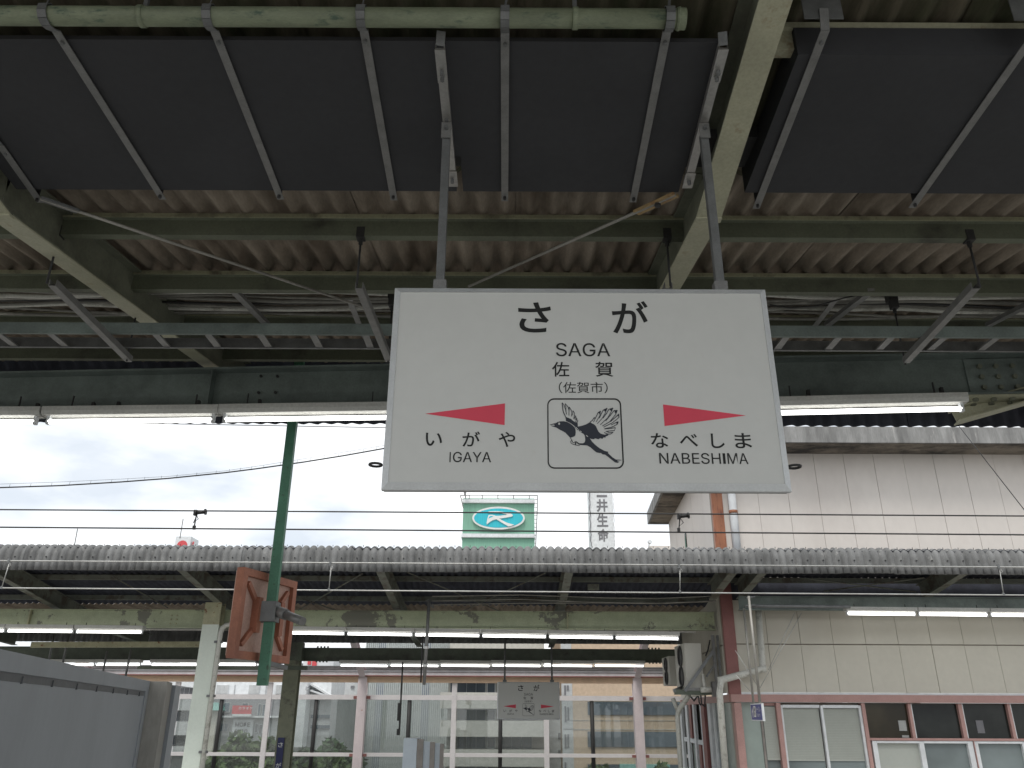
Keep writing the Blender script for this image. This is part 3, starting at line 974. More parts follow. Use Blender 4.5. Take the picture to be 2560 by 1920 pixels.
# stray sagging wire right of the sign
mbw = MB()
mbw.tube([aY(1925, 762, 4.7), aY(1975, 770, 4.7), aY(2040, 765, 4.68), aY(2110, 745, 4.66), aY(2160, 735, 4.66)], 0.005, 6)
mbw.build('loose_cable', m_iron, cab, True)

# conduit along the bottom of the main beam
cond = thing('beam_conduit', 'thin conduit clipped along the underside of the big dark beam', 'conduit', (0, 5.6, EYE + 2.12))
MB().tube([(-5, ymb(-5) - 0.13, EYE + 2.135), (3.3, ymb(3.3) - 0.13, EYE + 2.135)], 0.014, 8).build('conduit_run', m_cable, cond, True)
for px in (30, 182, 250, 465, 627, 2015, 2335):
    p = aY(px, 1008 - px * 0.01, 5.55)
    X = p.x
    c = MB()
    c.box((X - 0.018, ymb(X) - 0.15, EYE + 2.118), (X + 0.018, ymb(X) - 0.105, EYE + 2.155))
    c.box((X - 0.01, ymb(X) - 0.13, EYE + 2.155), (X + 0.01, ymb(X) - 0.10, EYE + 2.23))
    c.build('conduit_clip', m_iron, cond)


# ------------------------------------------------------------------ fluorescent lamps
def lamp(label, group, a, b, Ya, Yb, tr, hz, hw, cap=0.03, hang=None):
    p, q = aY(a[0], a[1], Ya), aY(b[0], b[1], Yb)
    d = (q - p).normalized()
    t = thing('fluorescent_lamp', label, 'fluorescent lamp', (p + q) / 2 + Vector((0, 0, hz)), group)
    MB().tube([p, q], tr, 10).build('tube', m_tube, t, True)
    up = Vector((0, 0, 1))
    hb, hq = p - d * cap + up * hz, q + d * cap + up * hz
    MB().ext([(-hw / 2, 0), (-hw / 2 + 0.012, -0.03), (hw / 2 - 0.012, -0.03), (hw / 2, 0), (hw / 2, 0.035), (-hw / 2, 0.035)], hb, hq).build('housing', m_hous, t)
    for e, s in ((p, -1), (q, 1)):
        k = MB()
        k.bar(e + d * s * 0.003 - up * tr * 1.25, e + d * s * 0.003 + up * (hz - 0.03), tr * 1.8, 0.022, (1, 0, 0))
        k.build('socket', m_alu, t)
    if hang:
        for f in (0.12, 0.88):
            e = p + (q - p) * f + up * (hz + 0.035)
            MB().bar(e, e + up * hang, 0.014, 0.006, (1, 0, 0)).build('lamp_hanger', m_iron, t)
    return t


near_l = [((-330, 1055), (88, 1054.5), 'near fluorescent lamp cut by the left edge of the picture, under the big dark beam'),
          ((122, 1054), (532, 1050), 'near fluorescent lamp between two sockets, upper left under the big dark beam'),
          ((563, 1049), (978, 1043.5), 'near fluorescent lamp ending behind the left edge of the big sign'),
          ((1925, 1032.5), (2403, 1022), 'near fluorescent lamp to the right of the big sign, against dark eave')]
for a, b, lab in near_l:
    Ya = ymb(aY(a[0], a[1], 5.5).x) - 0.24
    Yb = ymb(aY(b[0], b[1], 5.5).x) - 0.24
    lamp(lab, 'near lamps under the main beam', a, b, Ya, Yb, 0.018, 0.072, 0.10, 0.045, 0.10)

# ------------------------------------------------------------------ hanging mirror box on a green pole
gp = thing('platform_mirror', 'faded orange square mirror box seen from behind, clamped to green pole hanging from eave', 'platform mirror', aY(690, 1500, 6.35))
g0, g1 = aY(736, 1056, 6.4), aY(651, 1714, 6.4)
gx = (g0.x + g1.x) / 2
MB().bar((gx, 6.4, EYE + 2.9), (gx, 6.4, g1.z), 0.076, 0.055, (0, 1, 0)).build('pole', m_gpole, gp)
tl, bl_ = aY(601, 1408, 6.12), aY(577, 1637, 6.12)
tr_, br_ = aY(725, 1464, 6.86), aY(722, 1667, 6.86)
lx, rx = (tl.x + bl_.x) / 2, (tr_.x + br_.x) / 2
zt, zb = (tl.z + tr_.z) / 2, (bl_.z + br_.z) / 2
L0, R0 = Vector((lx, 6.12, zb)), Vector((rx, 6.86, zb))
tt = (R0 - L0)
nrm = Vector((tt.y, -tt.x, 0)).normalized()
HH = Vector((0, 0, zt - zb))
tu = tt.normalized()
wM = tt.length
bw = 0.055
MB().obox(L0 + tu * 0.02 + Vector((0, 0, 0.02)) - nrm * 0.05, tu * (wM - 0.04), nrm * 0.05, HH - Vector((0, 0, 0.04))).build('back_panel', m_opanel, gp)
for o, a, c in ((L0, tu * bw, HH), (L0 + tu * (wM - bw), tu * bw, HH), (L0 + tu * bw, tu * (wM - 2 * bw), Vector((0, 0, bw))), (L0 + tu * bw + HH - Vector((0, 0, bw)), tu * (wM - 2 * bw), Vector((0, 0, bw)))):
    MB().obox(o - nrm * 0.03, a, nrm * 0.065, c).build('rim', m_orange, gp)
ctr = L0 + tt * 0.5 + HH * 0.5
for sx, sz in ((-1, 1), (1, 1), (-1, -1), (1, -1)):
    a = ctr + tu * sx * (wM / 2 - 0.10) + Vector((0, 0, sz * (zt - zb - 0.2) / 2)) + nrm * 0.012
    b = ctr + tu * sx * 0.16 + Vector((0, 0, sz * 0.10)) + nrm * 0.018
    MB().bar(a, b, 0.034, 0.03, nrm).build('rib', m_orange, gp)
for s in (-1, 1):
    MB().obox(ctr + tu * (s * 0.16 - 0.02) - Vector((0, 0, 0.13)), tu * 0.05, nrm * 0.06, (0, 0, 0.26)).build('mounting_lug', m_orange, gp)
cz = (aY(667, 1506, 6.35).z + aY(667, 1551, 6.35).z) / 2
MB().box((gx - 0.075, 6.33, cz - 0.075), (gx + 0.055, 6.46, cz + 0.075)).build('clamp', m_galvd, gp)
MB().tube([ctr + nrm * 0.01, Vector((gx - 0.02, 6.42, cz))], 0.03, 10).build('mounting_arm', m_galvd, gp, True)
MB().tube([Vector((gx + 0.04, 6.40, cz + 0.01)), aY(716, 1537, 6.32)], 0.042, 12).build('clamp_tube', m_galv, gp, True)
MB().tube([aY(716, 1537, 6.32), aY(757, 1554, 6.22)], 0.033, 12).build('clamp_tube', m_galv, gp, True)
pq = R0 + Vector((0, 0, -0.03))
MB().bar(L0 + tu * 0.35 + nrm * 0.02, pq + tu * 0.0, 0.05, 0.03).build('lower_lip', m_galvd, gp)

# ------------------------------------------------------------------ grey steel partition, lower left
ZC = 1.75
c0, c1 = aZ(-300, 1558, ZC), aZ(376, 1703, ZC)
cd = (c1 - c0); cd.z = 0
cu_ = cd.normalized()
cn = Vector((cu_.y, -cu_.x, 0))          # towards the viewer's side
if cn.dot(EYEV - c1) < 0:
    cn = -cn
pt_ = thing('steel_partition', 'grey painted steel partition panel with a stainless end post, standing close on the platform', 'partition', (c1.x, c1.y, 0))
Lc = cd.length
MB().obox(Vector((c0.x, c0.y, 0.0)) - cn * 0.05, cd, cn * 0.044, (0, 0, ZC - 0.002)).build('panel', m_cab, pt_)
MB().obox(Vector((c0.x, c0.y, ZC - 0.052)) - cn * 0.055, cd, cn * 0.055, (0, 0, 0.052)).build('top_rail', m_cab, pt_)
MB().obox(Vector((c0.x, c0.y, ZC - 0.075)) - cn * 0.02, cd - cu_ * 0.10, cn * 0.016, (0, 0, 0.022)).build('shadow_gap', m_cabd, pt_)
MB().obox(Vector((c1.x, c1.y, 0.0)) - cu_ * 0.085 - cn * 0.05, cu_ * 0.085, cn * 0.05, (0, 0, ZC - 0.052)).build('stile', m_cab, pt_)
for i in range(8):
    e = Vector((c1.x, c1.y, ZC - 0.078)) - cu_ * (0.25 + i * 0.32)
    MB().obox(e - cn * 0.006, cu_ * 0.006, cn * 0.006, (0, 0, 0.02)).build('clip', m_cabd, pt_)
qa = Vector((c1.x, c1.y, 0))
pa = aZ(413, 1704, ZC)
w1 = (Vector((pa.x, pa.y, 0)) - qa)
MB().obox(qa + cu_ * 0.004 - cn * 0.09, cu_ * 0.20, cn * 0.175, (0, 0, ZC)).build('end_post', m_post, pt_)
MB().obox(qa + cu_ * 0.24 - cn * 0.07, cu_ * 0.22, cn * 0.17, (0, 0, ZC - 0.012)).build('closing_plate', m_cabl if False else m_cab, pt_)
# ================================================================== overhead line between the platforms
def wire(label, pts, r, mat, group=None, name='overhead_wire', cat='overhead wire'):
    o = MB().tube(pts, r, 6).build(name, mat, None, True)
    return tag(o, label, cat, group)


def wire_px(label, pxs, Y, r, mat, sag=0.0, **k):
    a, b = aY(pxs[0][0], pxs[0][1], Y), aY(pxs[1][0], pxs[1][1], Y)
    d = b - a
    p, q = a - d * 0.5, b + d * 0.5
    n = 14
    pts = []
    for i in range(n + 1):
        t = i / n
        pts.append(p + (q - p) * t - Vector((0, 0, sag * (1 - (2 * t - 1) ** 2))))
    return wire(label, pts, r, mat, **k)


GW = 'wires above the tracks'
w1 = wire_px('upper of the two dark overhead wires crossing the white sky', ((0, 1274), (2560, 1290)), 8.6, 0.0080, m_wire, group=GW)
w2 = wire_px('lower of the two dark overhead wires crossing the white sky', ((0, 1318), (2560, 1337)), 8.6, 0.0085, m_wire, group=GW)
w3 = wire_px('pale overhead wire crossing in front of the far corrugated eave', ((0, 1402), (2560, 1418)), 12.2, 0.0115, m_wirel, group=GW)
w4 = wire_px('pale overhead wire crossing the dark underside of the far shelter', ((0, 1470), (2560, 1488)), 12.2, 0.0115, m_wirel, group=GW)
w5 = wire_px('faint thin wire just below the wavy edge of the near roof', ((230, 1056), (953, 1069)), 8.2, 0.0045, m_wire, group=GW)
# droppers joining each pair
for k, (a, b, Y, mat, lab) in enumerate((((492, 1282), (485, 1321), 8.6, m_iron, 'short dropper with black clamp between the dark wires, left of the green pole'),
                                         ((1700, 1291), (1697, 1327), 8.6, m_iron, 'short dropper with black clamp between the dark wires, before the pink wall'),
                                         ((25, 1402), (4, 1470), 12.2, m_wirel, 'pale dropper between the lower wires at the far left'),
                                         ((829, 1409), (822, 1475), 12.2, m_wirel, 'pale dropper between the lower wires right of the orange mirror box'),
                                         ((1700, 1416), (1700, 1481), 12.2, m_wirel, 'pale dropper between the lower wires, above the air conditioning units'),
                                         ((2498, 1417), (2509, 1487), 12.2, m_wirel, 'pale dropper between the lower wires at the far right'))):
    p, q = aY(a[0], a[1], Y), aY(b[0], b[1], Y)
    t = thing('wire_dropper', lab, 'wire dropper', q, 'droppers between the overhead wires')
    MB().tube([p, q], 0.007, 6).build('link', mat, t, True)
    m = p + (q - p) * 0.25
    MB().tube([p + Vector((0, 0, -0.02)), p + Vector((0.03, -0.01, -0.07)), p + Vector((-0.02, 0, -0.11)), m], 0.004, 5).build('loop', mat, t, True)
    c = MB()
    c.box(p + Vector((-0.03, -0.02, -0.03)), p + Vector((0.0, 0.02, 0.03)))
    c.build('clip', m_iron if Y < 10 else m_galvd, t)
    if Y < 10:
        MB().tube([p + Vector((-0.005, 0, 0)), p + Vector((0.09, 0, 0.01))], 0.020, 8).build('insulator', m_iron, t, True)
        c = MB()
        c.tube([p + Vector((0.085, 0, 0.01)), p + Vector((0.10, 0, 0.012))], 0.034, 8)
        c.tube([p + Vector((-0.012, 0, 0)), p + Vector((0.002, 0, 0))], 0.034, 8)
        c.build('insulator_disc', m_iron, t, True)
    MB().box(q + Vector((-0.015, -0.012, -0.012)), q + Vector((0.015, 0.012, 0.03))).build('clip', m_iron if Y < 10 else m_galvd, t)
# lashed cable rising to the right behind the sign
lc = thing('lashed_cable', 'sagging black cable lashed to a thin wire, rising across the sky towards the sign', 'cable', aY(500, 1180, 9.6))
ptsA = [aY(x, y, 9.6) for x, y in ((-300, 1232), (0, 1219), (150, 1214), (300, 1205), (420, 1196), (560, 1182), (640, 1172), (760, 1155), (860, 1139), (955, 1122), (1100, 1092), (1300, 1050))]
ptsB = [p + Vector((0, 0, 0.035 + 0.012 * math.sin(i))) for i, p in enumerate(ptsA)]
MB().tube(ptsA, 0.0085, 6).build('cable_run', m_iron, lc, True)
MB().tube(ptsB, 0.002, 5).build('carrier_wire', m_wire, lc, True)
mb = MB()
for i in range(len(ptsA) - 1):
    for f in (0.15, 0.5, 0.85):
        p = ptsA[i] + (ptsA[i + 1] - ptsA[i]) * f
        mb.tube([p + Vector((0, 0, -0.010)), p + Vector((0.005, 0, 0.04))], 0.0018, 5)
tie = mb.build('lashing', m_iron, lc)
tie['kind'] = 'stuff'
wire('thin guy wire slanting down across the pink building at the right edge', [aY(2370, 1030, 9.0), aY(2600, 1325, 9.0)], 0.0045, m_wire, GW, 'guy_wire', 'guy wire')

# ================================================================== far platform shelter
FYF = 13.5
far = thing('platform_shelter', 'opposite platform shelter with grey corrugated eave, yellow-green beam and rows of lit lamps', 'platform shelter', (0, 15.8, 0))
mf = wave_strip(downstand_profile(0.43, 0.17, 0.25), NW, 10, 0.006, 0.025, PITCHW, True)
mf.materials.append(m_slate)
ezb = aY(1280, 1430.5, FYF).z
rndf = random.Random(8)
for k in range(-17, 12):
    inst(mf, 'eave_sheet', (k * SW + SW / 2 + 0.02, FYF + rndf.uniform(-0.006, 0.006) + 0.012 * (k % 2), ezb + rndf.uniform(-0.008, 0.008)), (0, 0, rndf.uniform(-0.006, 0.006)), far)
mb = MB()
zbolt = aY(1280, 1398, FYF).z
for k in range(-119, 84):
    if k % 2 == 0:
        x = k * PITCHW + 0.02
        mb.tube([(x, FYF - 0.018, zbolt), (x, FYF - 0.042, zbolt)], 0.013, 6)
mb.build('bolt_row', m_iron, far, kind='stuff')
mb = MB()
for k in range(-60, 42):
    x = k * PITCHW * 2 + 0.08
    p = Vector((x, FYF + 0.15, ezb + 0.44))
    mb.tube([p, p + Vector((0, 0, 0.03))], 0.005, 5)
mb.build('hook_bolt_row', m_iron, far, kind='stuff')


def zfar(Y):
    return EYE + (2.565 - 0.15 * (Y - 13.6) if Y < 17 else 2.055 - 0.03 * (Y - 17))


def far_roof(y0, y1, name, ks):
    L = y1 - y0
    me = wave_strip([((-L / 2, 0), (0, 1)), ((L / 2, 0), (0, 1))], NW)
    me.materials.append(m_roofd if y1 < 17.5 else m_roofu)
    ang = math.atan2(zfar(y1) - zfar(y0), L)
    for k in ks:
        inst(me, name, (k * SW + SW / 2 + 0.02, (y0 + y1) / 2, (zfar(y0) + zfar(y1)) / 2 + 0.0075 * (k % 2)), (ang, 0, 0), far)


far_roof(13.55, 15.12, 'roof_sheet', range(-17, 12))
far_roof(15.02, 17.0, 'roof_sheet', range(-17, 5))
far_roof(17.0, 20.45, 'roof_sheet', range(-17, 5))
for Y in (14.2, 15.0, 16.3, 17.9, 19.2):
    z = zfar(Y) - 0.02
    x1 = 11 if Y < 15.2 else 3.9
    MB().ext([(0, 0), (0, -0.09), (-0.05, -0.09), (-0.05, 0)], (-15, Y, z), (x1, Y, z)).build('purlin', m_rafterf, far)
for X in (-12.0, -8.8, -5.53, -2.2, 0.97):
    MB().ibeam((X, 13.58, EYE + 2.19 + 0.14), (X, 17.0, EYE + 2.19 - 0.15 * 3.4 + 0.14), 0.14, 0.28).build('rafter', m_rafterf, far)
    MB().ibeam((X, 17.0, EYE + 1.82), (X, 20.3, EYE + 1.60), 0.14, 0.26).build('rafter', m_rearbeam, far)
for X, x2 in ((3.72, 3.72), (4.22, 4.22), (7.6, 7.6)):
    MB().ibeam((X, 13.58, EYE + 2.19 + 0.14), (x2, 15.15, EYE + 2.19 - 0.15 * 1.55 + 0.14), 0.14, 0.28).build('rafter', m_rafterf, far)
# front beam
FB = 15.8
fbz0, fbz1 = EYE + 1.47, EYE + 1.80
fbeam = MB().ibeam((-15, FB, (fbz0 + fbz1) / 2), (3.88, FB, (fbz0 + fbz1) / 2), 0.16, fbz1 - fbz0, 0.014, 0.012).build('front_beam', m_farbeam, far)
for px in (72, 1419):
    x = aY(px, 1550, FB - 0.05).x
    MB().box((x - 0.012, FB - 0.075, fbz0 + 0.016), (x + 0.012, FB - 0.008, fbz1 - 0.016)).build('stiffener', m_coltop, fbeam)
mb = MB()
for cx in (435, 1757):
    for i in range(2):
        for j in range(3):
            x = aY(cx + (i - 0.5) * 14, 1550, FB).x
            zz = fbz0 + 0.08 + j * 0.075
            mb.tube([(x, FB - 0.006, zz), (x, FB - 0.03, zz)], 0.015, 6)
mb.build('bolt_set', m_coltop, fbeam, kind='stuff')
MB().box((-15, FB - 0.06, fbz0 - 0.05), (3.5, FB - 0.03, fbz0 - 0.02)).build('beam_conduit', m_rod, fbeam)
# right-hand beam before the station building
rb0, rb1 = aY(2200, 1526, 14.75).z, aY(2200, 1492, 14.75).z
MB().ibeam((4.1, 14.8, (rb0 + rb1) / 2), (11, 14.8, (rb0 + rb1) / 2), 0.14, rb1 - rb0).build('front_beam', m_beam, far)
# rear beam
RB = 20.0
rz0, rz1 = aY(1280, 1655, RB).z, aY(1280, 1622, RB).z
rbeam = MB().ibeam((-15, RB, (rz0 + rz1) / 2), (4.0, RB, (rz0 + rz1) / 2), 0.16, rz1 - rz0, 0.014, 0.012).build('rear_beam', m_rearbeam, far)
mb = MB()
for cx in (808, 1636):
    for i in range(4):
        for zz in (rz0 - 0.03, rz1):
            x = aY(cx - 14 + i * 8.5, 1640, RB).x
            mb.tube([(x, RB - 0.06, zz), (x, RB - 0.06, zz + 0.035)], 0.022, 6)
mb.build('bolt_set', m_rearbeam, rbeam, kind='stuff')
mfr = wave_strip(downstand_profile(0.40, 0.12, 0.2), NW)
mfr.materials.append(m_slate)
for k in range(-17, 5):
    inst(mfr, 'eave_sheet', (k * SW + SW / 2 + 0.02, 20.62 + 0.0075 * (k % 2), EYE + 1.585), (0, 0, math.pi), far)
# underside fittings: cream edge beam, tie bars, diagonal rods, thin hangers
MB().bar(aY(80, 1612, 18.2), aY(520, 1611, 18.2), 0.10, 0.115).build('edge_beam', m_coltop, far)
MB().bar(aY(345, 1669, 20.3), aY(655, 1671, 20.3), 0.08, 0.07).build('tie_bar', m_rearbeam, far)
MB().bar(aY(715, 1669, 19.4), aY(768, 1670, 19.4), 0.10, 0.09).build('tie_bar', m_rearbeam, far)
fp0, fpn = Vector((0, 13.6, EYE + 2.30)), Vector((0, 0.15, 1)).normalized()
for a, b in (((1019, 1431), (1262, 1534)), ((1364, 1432), (1152, 1530)), ((906, 1434), (745, 1526)), ((728, 1487), (838, 1526)), ((2020, 1447), (2290, 1480)), ((2310, 1444), (2060, 1478)), ((280, 1440), (420, 1520))):
    MB().tube([aPl(a[0], a[1], fp0, fpn), aPl(b[0], b[1], fp0, fpn)], 0.012, 5).build('brace_rod', m_rafterf, far, True)
for a, b in (((136, 1583), (122, 1652)), ((172, 1585), (157, 1658)), ((268, 1628), (257, 1682)), ((328, 1622), (314, 1690))):
    MB().tube([aY(a[0], a[1], 18.3), aY(b[0], b[1], 18.3)], 0.022, 6).build('hanger_rod', m_galvd, far, True)
MB().tube([aY(1073, 1497, 15.0), aY(1060, 1712, 15.0)], 0.030, 8).build('hanging_pipe', m_galv, far, True)
hp_ = far.children[-1]
for y in (1619, 1664):
    x = 1073 - 13 * (y - 1497) / 215
    p = aY(x, y, 15.0)
    MB().tube([p + Vector((0, 0, -0.02)), p + Vector((0, 0, 0.02))], 0.045, 8).build('pipe_clamp', m_white, hp_)
MB().tube([aY(1058, 1590, 15.05), aY(1055, 1640, 15.05), aY(1052, 1706, 15.05)], 0.016, 6).build('hanging_cable', m_iron, far, True)
MB().bar(aY(1066, 1500, 15.0), aY(1084, 1520, 15.1), 0.05, 0.008).build('pipe_bracket', m_galvd, far)
MB().bar(aY(1007, 1655, 17.6), aY(998, 1838, 17.6), 0.03, 0.03, (0, 1, 0)).build('hanging_bar', m_iron, far)
MB().bar(aY(998, 1757, 17.55), aY(996, 1802, 17.55), 0.05, 0.04, (0, 1, 0)).build('hook_box', m_iron, far)
MB().bar(aY(996, 1822, 17.55), aY(995, 1838, 17.55), 0.055, 0.05, (0, 1, 0)).build('hook_box', m_iron, far)
# faint light box and small junction box under the roof
p = aY(1484, 1467, 14.6)
MB().box((p.x - 0.10, 14.6, p.z - 0.05), (p.x + 0.10, 14.68, p.z + 0.05)).build('junction_box', m_rafterf, far)
# cables lying under the far roof
for y0, y1, Y in ((1502, 1508, 15.2), (1512, 1509, 15.3), (1491, 1496, 15.0)):
    MB().tube([aY(1080, y0, Y), aY(1300, y0 - 4, Y), aY(1500, y1 - 2, Y), aY(1640, y1, Y), aY(1790, y1 - 6, Y)], 0.012, 5).build('roof_cable', m_cable, far, True)

# columns of the far shelter
xc = (aY(536, 1520, 15.55).x + aY(482, 1900, 15.55).x) / 2
ct = aY(536, 1507, 15.55).z
cj = aY(530, 1562, 15.55).z
MB().ibeam((xc, 15.6, 0.0), (xc, 15.6, cj), 0.31, 0.24, 0.014, 0.012, (0, 1, 0)).build('column', m_column, far)
MB().ibeam((xc, 15.6, cj + 0.001), (xc, 15.6, ct), 0.31, 0.24, 0.014, 0.012, (0, 1, 0)).build('column_head', m_coltop, far)
xr = (aY(729, 1690, 19.8).x + aY(705, 1905, 19.8).x) / 2
MB().ibeam((xr, 19.85, 0.0), (xr, 19.85, rz0 + 0.02), 0.35, 0.24, 0.014, 0.012, (0, 1, 0)).build('column', m_olive, far)
hd = far.children[-1]
MB().box((xr - 0.16, 19.68, rz0), (xr + 0.22, 19.92, rz1 + 0.10)).build('column_head', m_rearbeam, far)
# conduit bending off the pale column
cx = xc + 0.21
cdt = thing('column_conduit', 'grey conduit running up beside the pale green column and bending away right', 'conduit', (cx, 15.5, 0))
zb_ = aY(560, 1575, 15.5).z
MB().tube([(cx, 15.47, 0), (cx, 15.47, zb_ - 0.06), (cx + 0.02, 15.47, zb_ + 0.03), (cx + 0.08, 15.47, zb_ + 0.085), (cx + 0.20, 15.47, zb_ + 0.10), (cx + 1.3, 15.47, zb_ + 0.10)], 0.042, 10).build('conduit_run', m_pvc, cdt, True)
for y in (1605, 1740, 1880):
    z = aY(540, y, 15.5).z
    MB().box((cx - 0.09, 15.44, z - 0.02), (cx + 0.05, 15.52, z + 0.02)).build('conduit_clip', m_galvd, cdt)
# name plate on the rear column
npx = (aY(707, 1844, 19.7).x + aY(692, 1920, 19.7).x) / 2
zt_ = aY(707, 1844, 19.7).z
npl = thing('column_name_plate', 'narrow navy plate with white upright lettering on the olive rear column', 'name plate', (npx, 19.7, zt_ - 1.4))
npf = MB().box((npx - 0.075, 19.69, zt_ - 1.4), (npx + 0.075, 19.715, zt_)).build('plate', m_navy, npl)
z1 = aY(706, 1856, 19.7).z; z2 = aY(704, 1868, 19.7).z
lettering('さ', (npx - 0.055, 19.687, z2), (0.11, 0, 0), (0, 0, z1 - z2), m_white, npf, 0.01)
z1 = aY(700, 1907, 19.7).z; z2 = aY(698, 1920, 19.7).z
lettering('が', (npx - 0.058, 19.687, z2), (0.116, 0, 0), (0, 0, z1 - z2), m_white, npf, 0.01)

# far name sign (copy) on two thin rods
YB = 20.0
s2 = sign2_root
s2.name = 'station_name_sign'
p = aY(1321, 1798, YB - 0.5)
s2.location = (aY(1321, 1750, YB - 0.35).x, YB - 0.35, aY(1321, 1799, YB - 0.35).z)
s2['label'] = 'small distant off-white station name sign hanging over the far platform below lamp row'
for ch in list(s2.children):
    if ch.name.startswith(('pole', 'bracket', 'bolt', 'ring')):
        bpy.data.objects.remove(ch)
W2 = WLOC
WLOC[s2.name] = s2.location.copy()
sc2 = 158 * (19.65 * math.cos(PITCH)) / FPX / (sx1 - sx0)
zt2 = s2.location.z + (sz1 - sz0)
for px in (1262, 1380):
    x = aY(px, 1680, YB - 0.35).x
    MB().tube([(x, YB - 0.285, zt2), (x, YB - 0.285, rz0 + 0.55)], 0.022, 8).build('hanger_rod', m_galvd, s2, True)
    MB().box((x - 0.045, YB - 0.33, zt2 + 0.001), (x + 0.045, YB - 0.25, zt2 + 0.05)).build('rod_shoe', m_galvd, s2)

# lamps of the far shelter
ORD = ['first', 'second', 'third', 'fourth', 'fifth', 'sixth', 'seventh', 'eighth']
for k, (x0, x1) in enumerate(((-150, 11), (21, 182), (193, 355))):
    yy = lambda x: 1576.5 + 0.0110 * x
    lamp(ORD[k] + ' lit lamp from left edge, under far front beam left of pale column', 'lamps under the far front beam', (x0, yy(x0)), (x1, yy(x1)), 15.5, 15.5, 0.026, 0.075, 0.16, 0.03, 0.05)
for k, (x0, x1) in enumerate(((700, 860), (870, 1030), (1039, 1198), (1207, 1364), (1374, 1531), (1540, 1695))):
    yy = lambda x: 1581.5 + 0.0150 * (x - 700)
    lamp(ORD[k] + ' lit lamp right of the orange mirror box, under the yellow-green front beam', 'lamps under the far front beam', (x0, yy(x0)), (x1, yy(x1)), 15.5, 15.4, 0.026, 0.075, 0.16, 0.03, 0.05)
for k, (x0, x1) in enumerate(((852, 969), (977, 1096), (1103, 1224), (1231, 1351), (1359, 1480), (1487, 1609))):
    lamp(ORD[k] + ' lit lamp from the left in the row under the dark rear beam', 'lamps under the far rear beam', (x0, 1663.5), (x1, 1665), 19.8, 19.8, 0.022, 0.08, 0.16, 0.03, 0.03)
for k, (x0, x1) in enumerate(((118, 235), (242, 350), (380, 492), (548, 640))):
    lamp(ORD[k] + ' lit lamp from the left under rear beam, just above the grey partition', 'lamps under the far rear beam', (x0, 1661.5), (x1, 1662), 19.8, 19.8, 0.022, 0.08, 0.16, 0.03, 0.03)
for k, (x0, x1) in enumerate(((2118, 2286), (2297, 2466), (2477, 2645))):
    yy = lambda x: 1533.5 + 0.010 * (x - 2118)
    lamp(ORD[k] + ' lit lamp from the left in the row before the cream wall panels', 'lamps before the station building', (x0, yy(x0)), (x1, yy(x1)), 14.4, 14.4, 0.027, 0.07, 0.17, 0.03, 0.06)

# low grey barrier on the far platform
bp_ = thing('platform_partition', 'pale blue-grey partition with brown posts standing on the far platform', 'partition', (aY(1026, 1880, 17).x, 17, 0))
def pbox(x0, x1, yt, Y, D, name, mat):
    a, b = aY(x0, 1890, Y), aY(x1, 1890, Y)
    MB().box((a.x, Y, 0), (b.x, Y + D, aY((x0 + x1) / 2, yt, Y).z)).build(name, mat, bp_)
pbox(1007, 1041, 1846, 17.0, 0.5, 'end_panel', m_cabl)
pbox(1041.5, 1057, 1848, 17.0, 0.10, 'post', m_brown)
pbox(1057, 1074, 1854, 17.06, 0.06, 'infill_panel', m_cabl)
pbox(1074, 1086, 1855, 17.0, 0.10, 'post', m_brown)
pbox(1086, 1099, 1858, 17.06, 0.06, 'infill_panel', m_cabl)
pbox(1099, 1108, 1860, 17.0, 0.10, 'post', m_brown)

# ================================================================== station building on the right
SB = 15.2
Pn = aY(1790, 1290, SB)
Xc = 3.90
Pf = aY(1672, 1312, 21.5)
near_c = Vector((Xc, SB, 0))
far_c = Vector((Pf.x, Pf.y, 0))
sb = thing('station_building', 'station building with pinkish panel walls, concrete eaves and salmon window frames', 'station building', near_c)
sd = (far_c - near_c); SLn = sd.length; su = sd.normalized()
sn = Vector((-su.y, su.x, 0))
if sn.x > 0:
    sn = -sn
ZW1 = EYE + 4.80
XR = 11.0
zr1 = EYE + 2.35
# backing walls
MB().box((Xc + 0.01, SB + 0.045, 2.26), (XR, SB + 0.25, ZW1)).build('backing_wall', m_joint, sb)
MB().obox(near_c + su * 0.05 + Vector((0, 0, 2.26)) - sn * 0.25, su * (SLn - 0.05), sn * 0.205, (0, 0, ZW1 - 2.26)).build('backing_wall', m_joint, sb)
zA0, zB0 = aY(2300, 1613, SB).z, aY(2300, 1733, SB).z
zP0, zP1 = aY(2300, 1757, SB).z, aY(2300, 1738, SB).z
xs = [aY(2084 + 81.6 * i, 1613, SB).x for i in range(-3, 9)]
pw = xs[1] - xs[0]
g = 0.0035
zsplit = EYE + 2.36
zdark = EYE + 1.96
MB().box((Xc + 0.20, SB + 0.02, zdark), (XR, SB + 0.043, zsplit)).build('dark_gap_sheet', m_roofd, sb)  # dark sheet standing in for the shaded gap above the right-hand beam
def front_panel(x0, x1, z0, z1, mat, k):
    x0 = max(x0, Xc + 0.17)
    if x1 - x0 < 0.05:
        return
    MB().box((x0 + g, SB + rndf.uniform(0.0, 0.006), z0 + g), (x1 - g, SB + 0.045, z1 - g)).build('wall_panel', mat, sb)
for i, x in enumerate(xs):
    front_panel(x, x + pw, zA0 + 0.012, zdark - 0.004, m_cream, i)
    front_panel(x, x + pw, zB0, zA0, m_cream, i)
xu = [aY(1966 - 75.5 * 2 + 75.5 * i, 1200, SB).x for i in range(0, 14)]
pu = xu[1] - xu[0]
for i, x in enumerate(xu):
    front_panel(x, x + pu, zsplit + 0.01, ZW1, m_pinkw, i)
front_panel(Xc + 0.17, xu[0], zsplit + 0.01, ZW1, m_pinkw, 0)
ns = 10
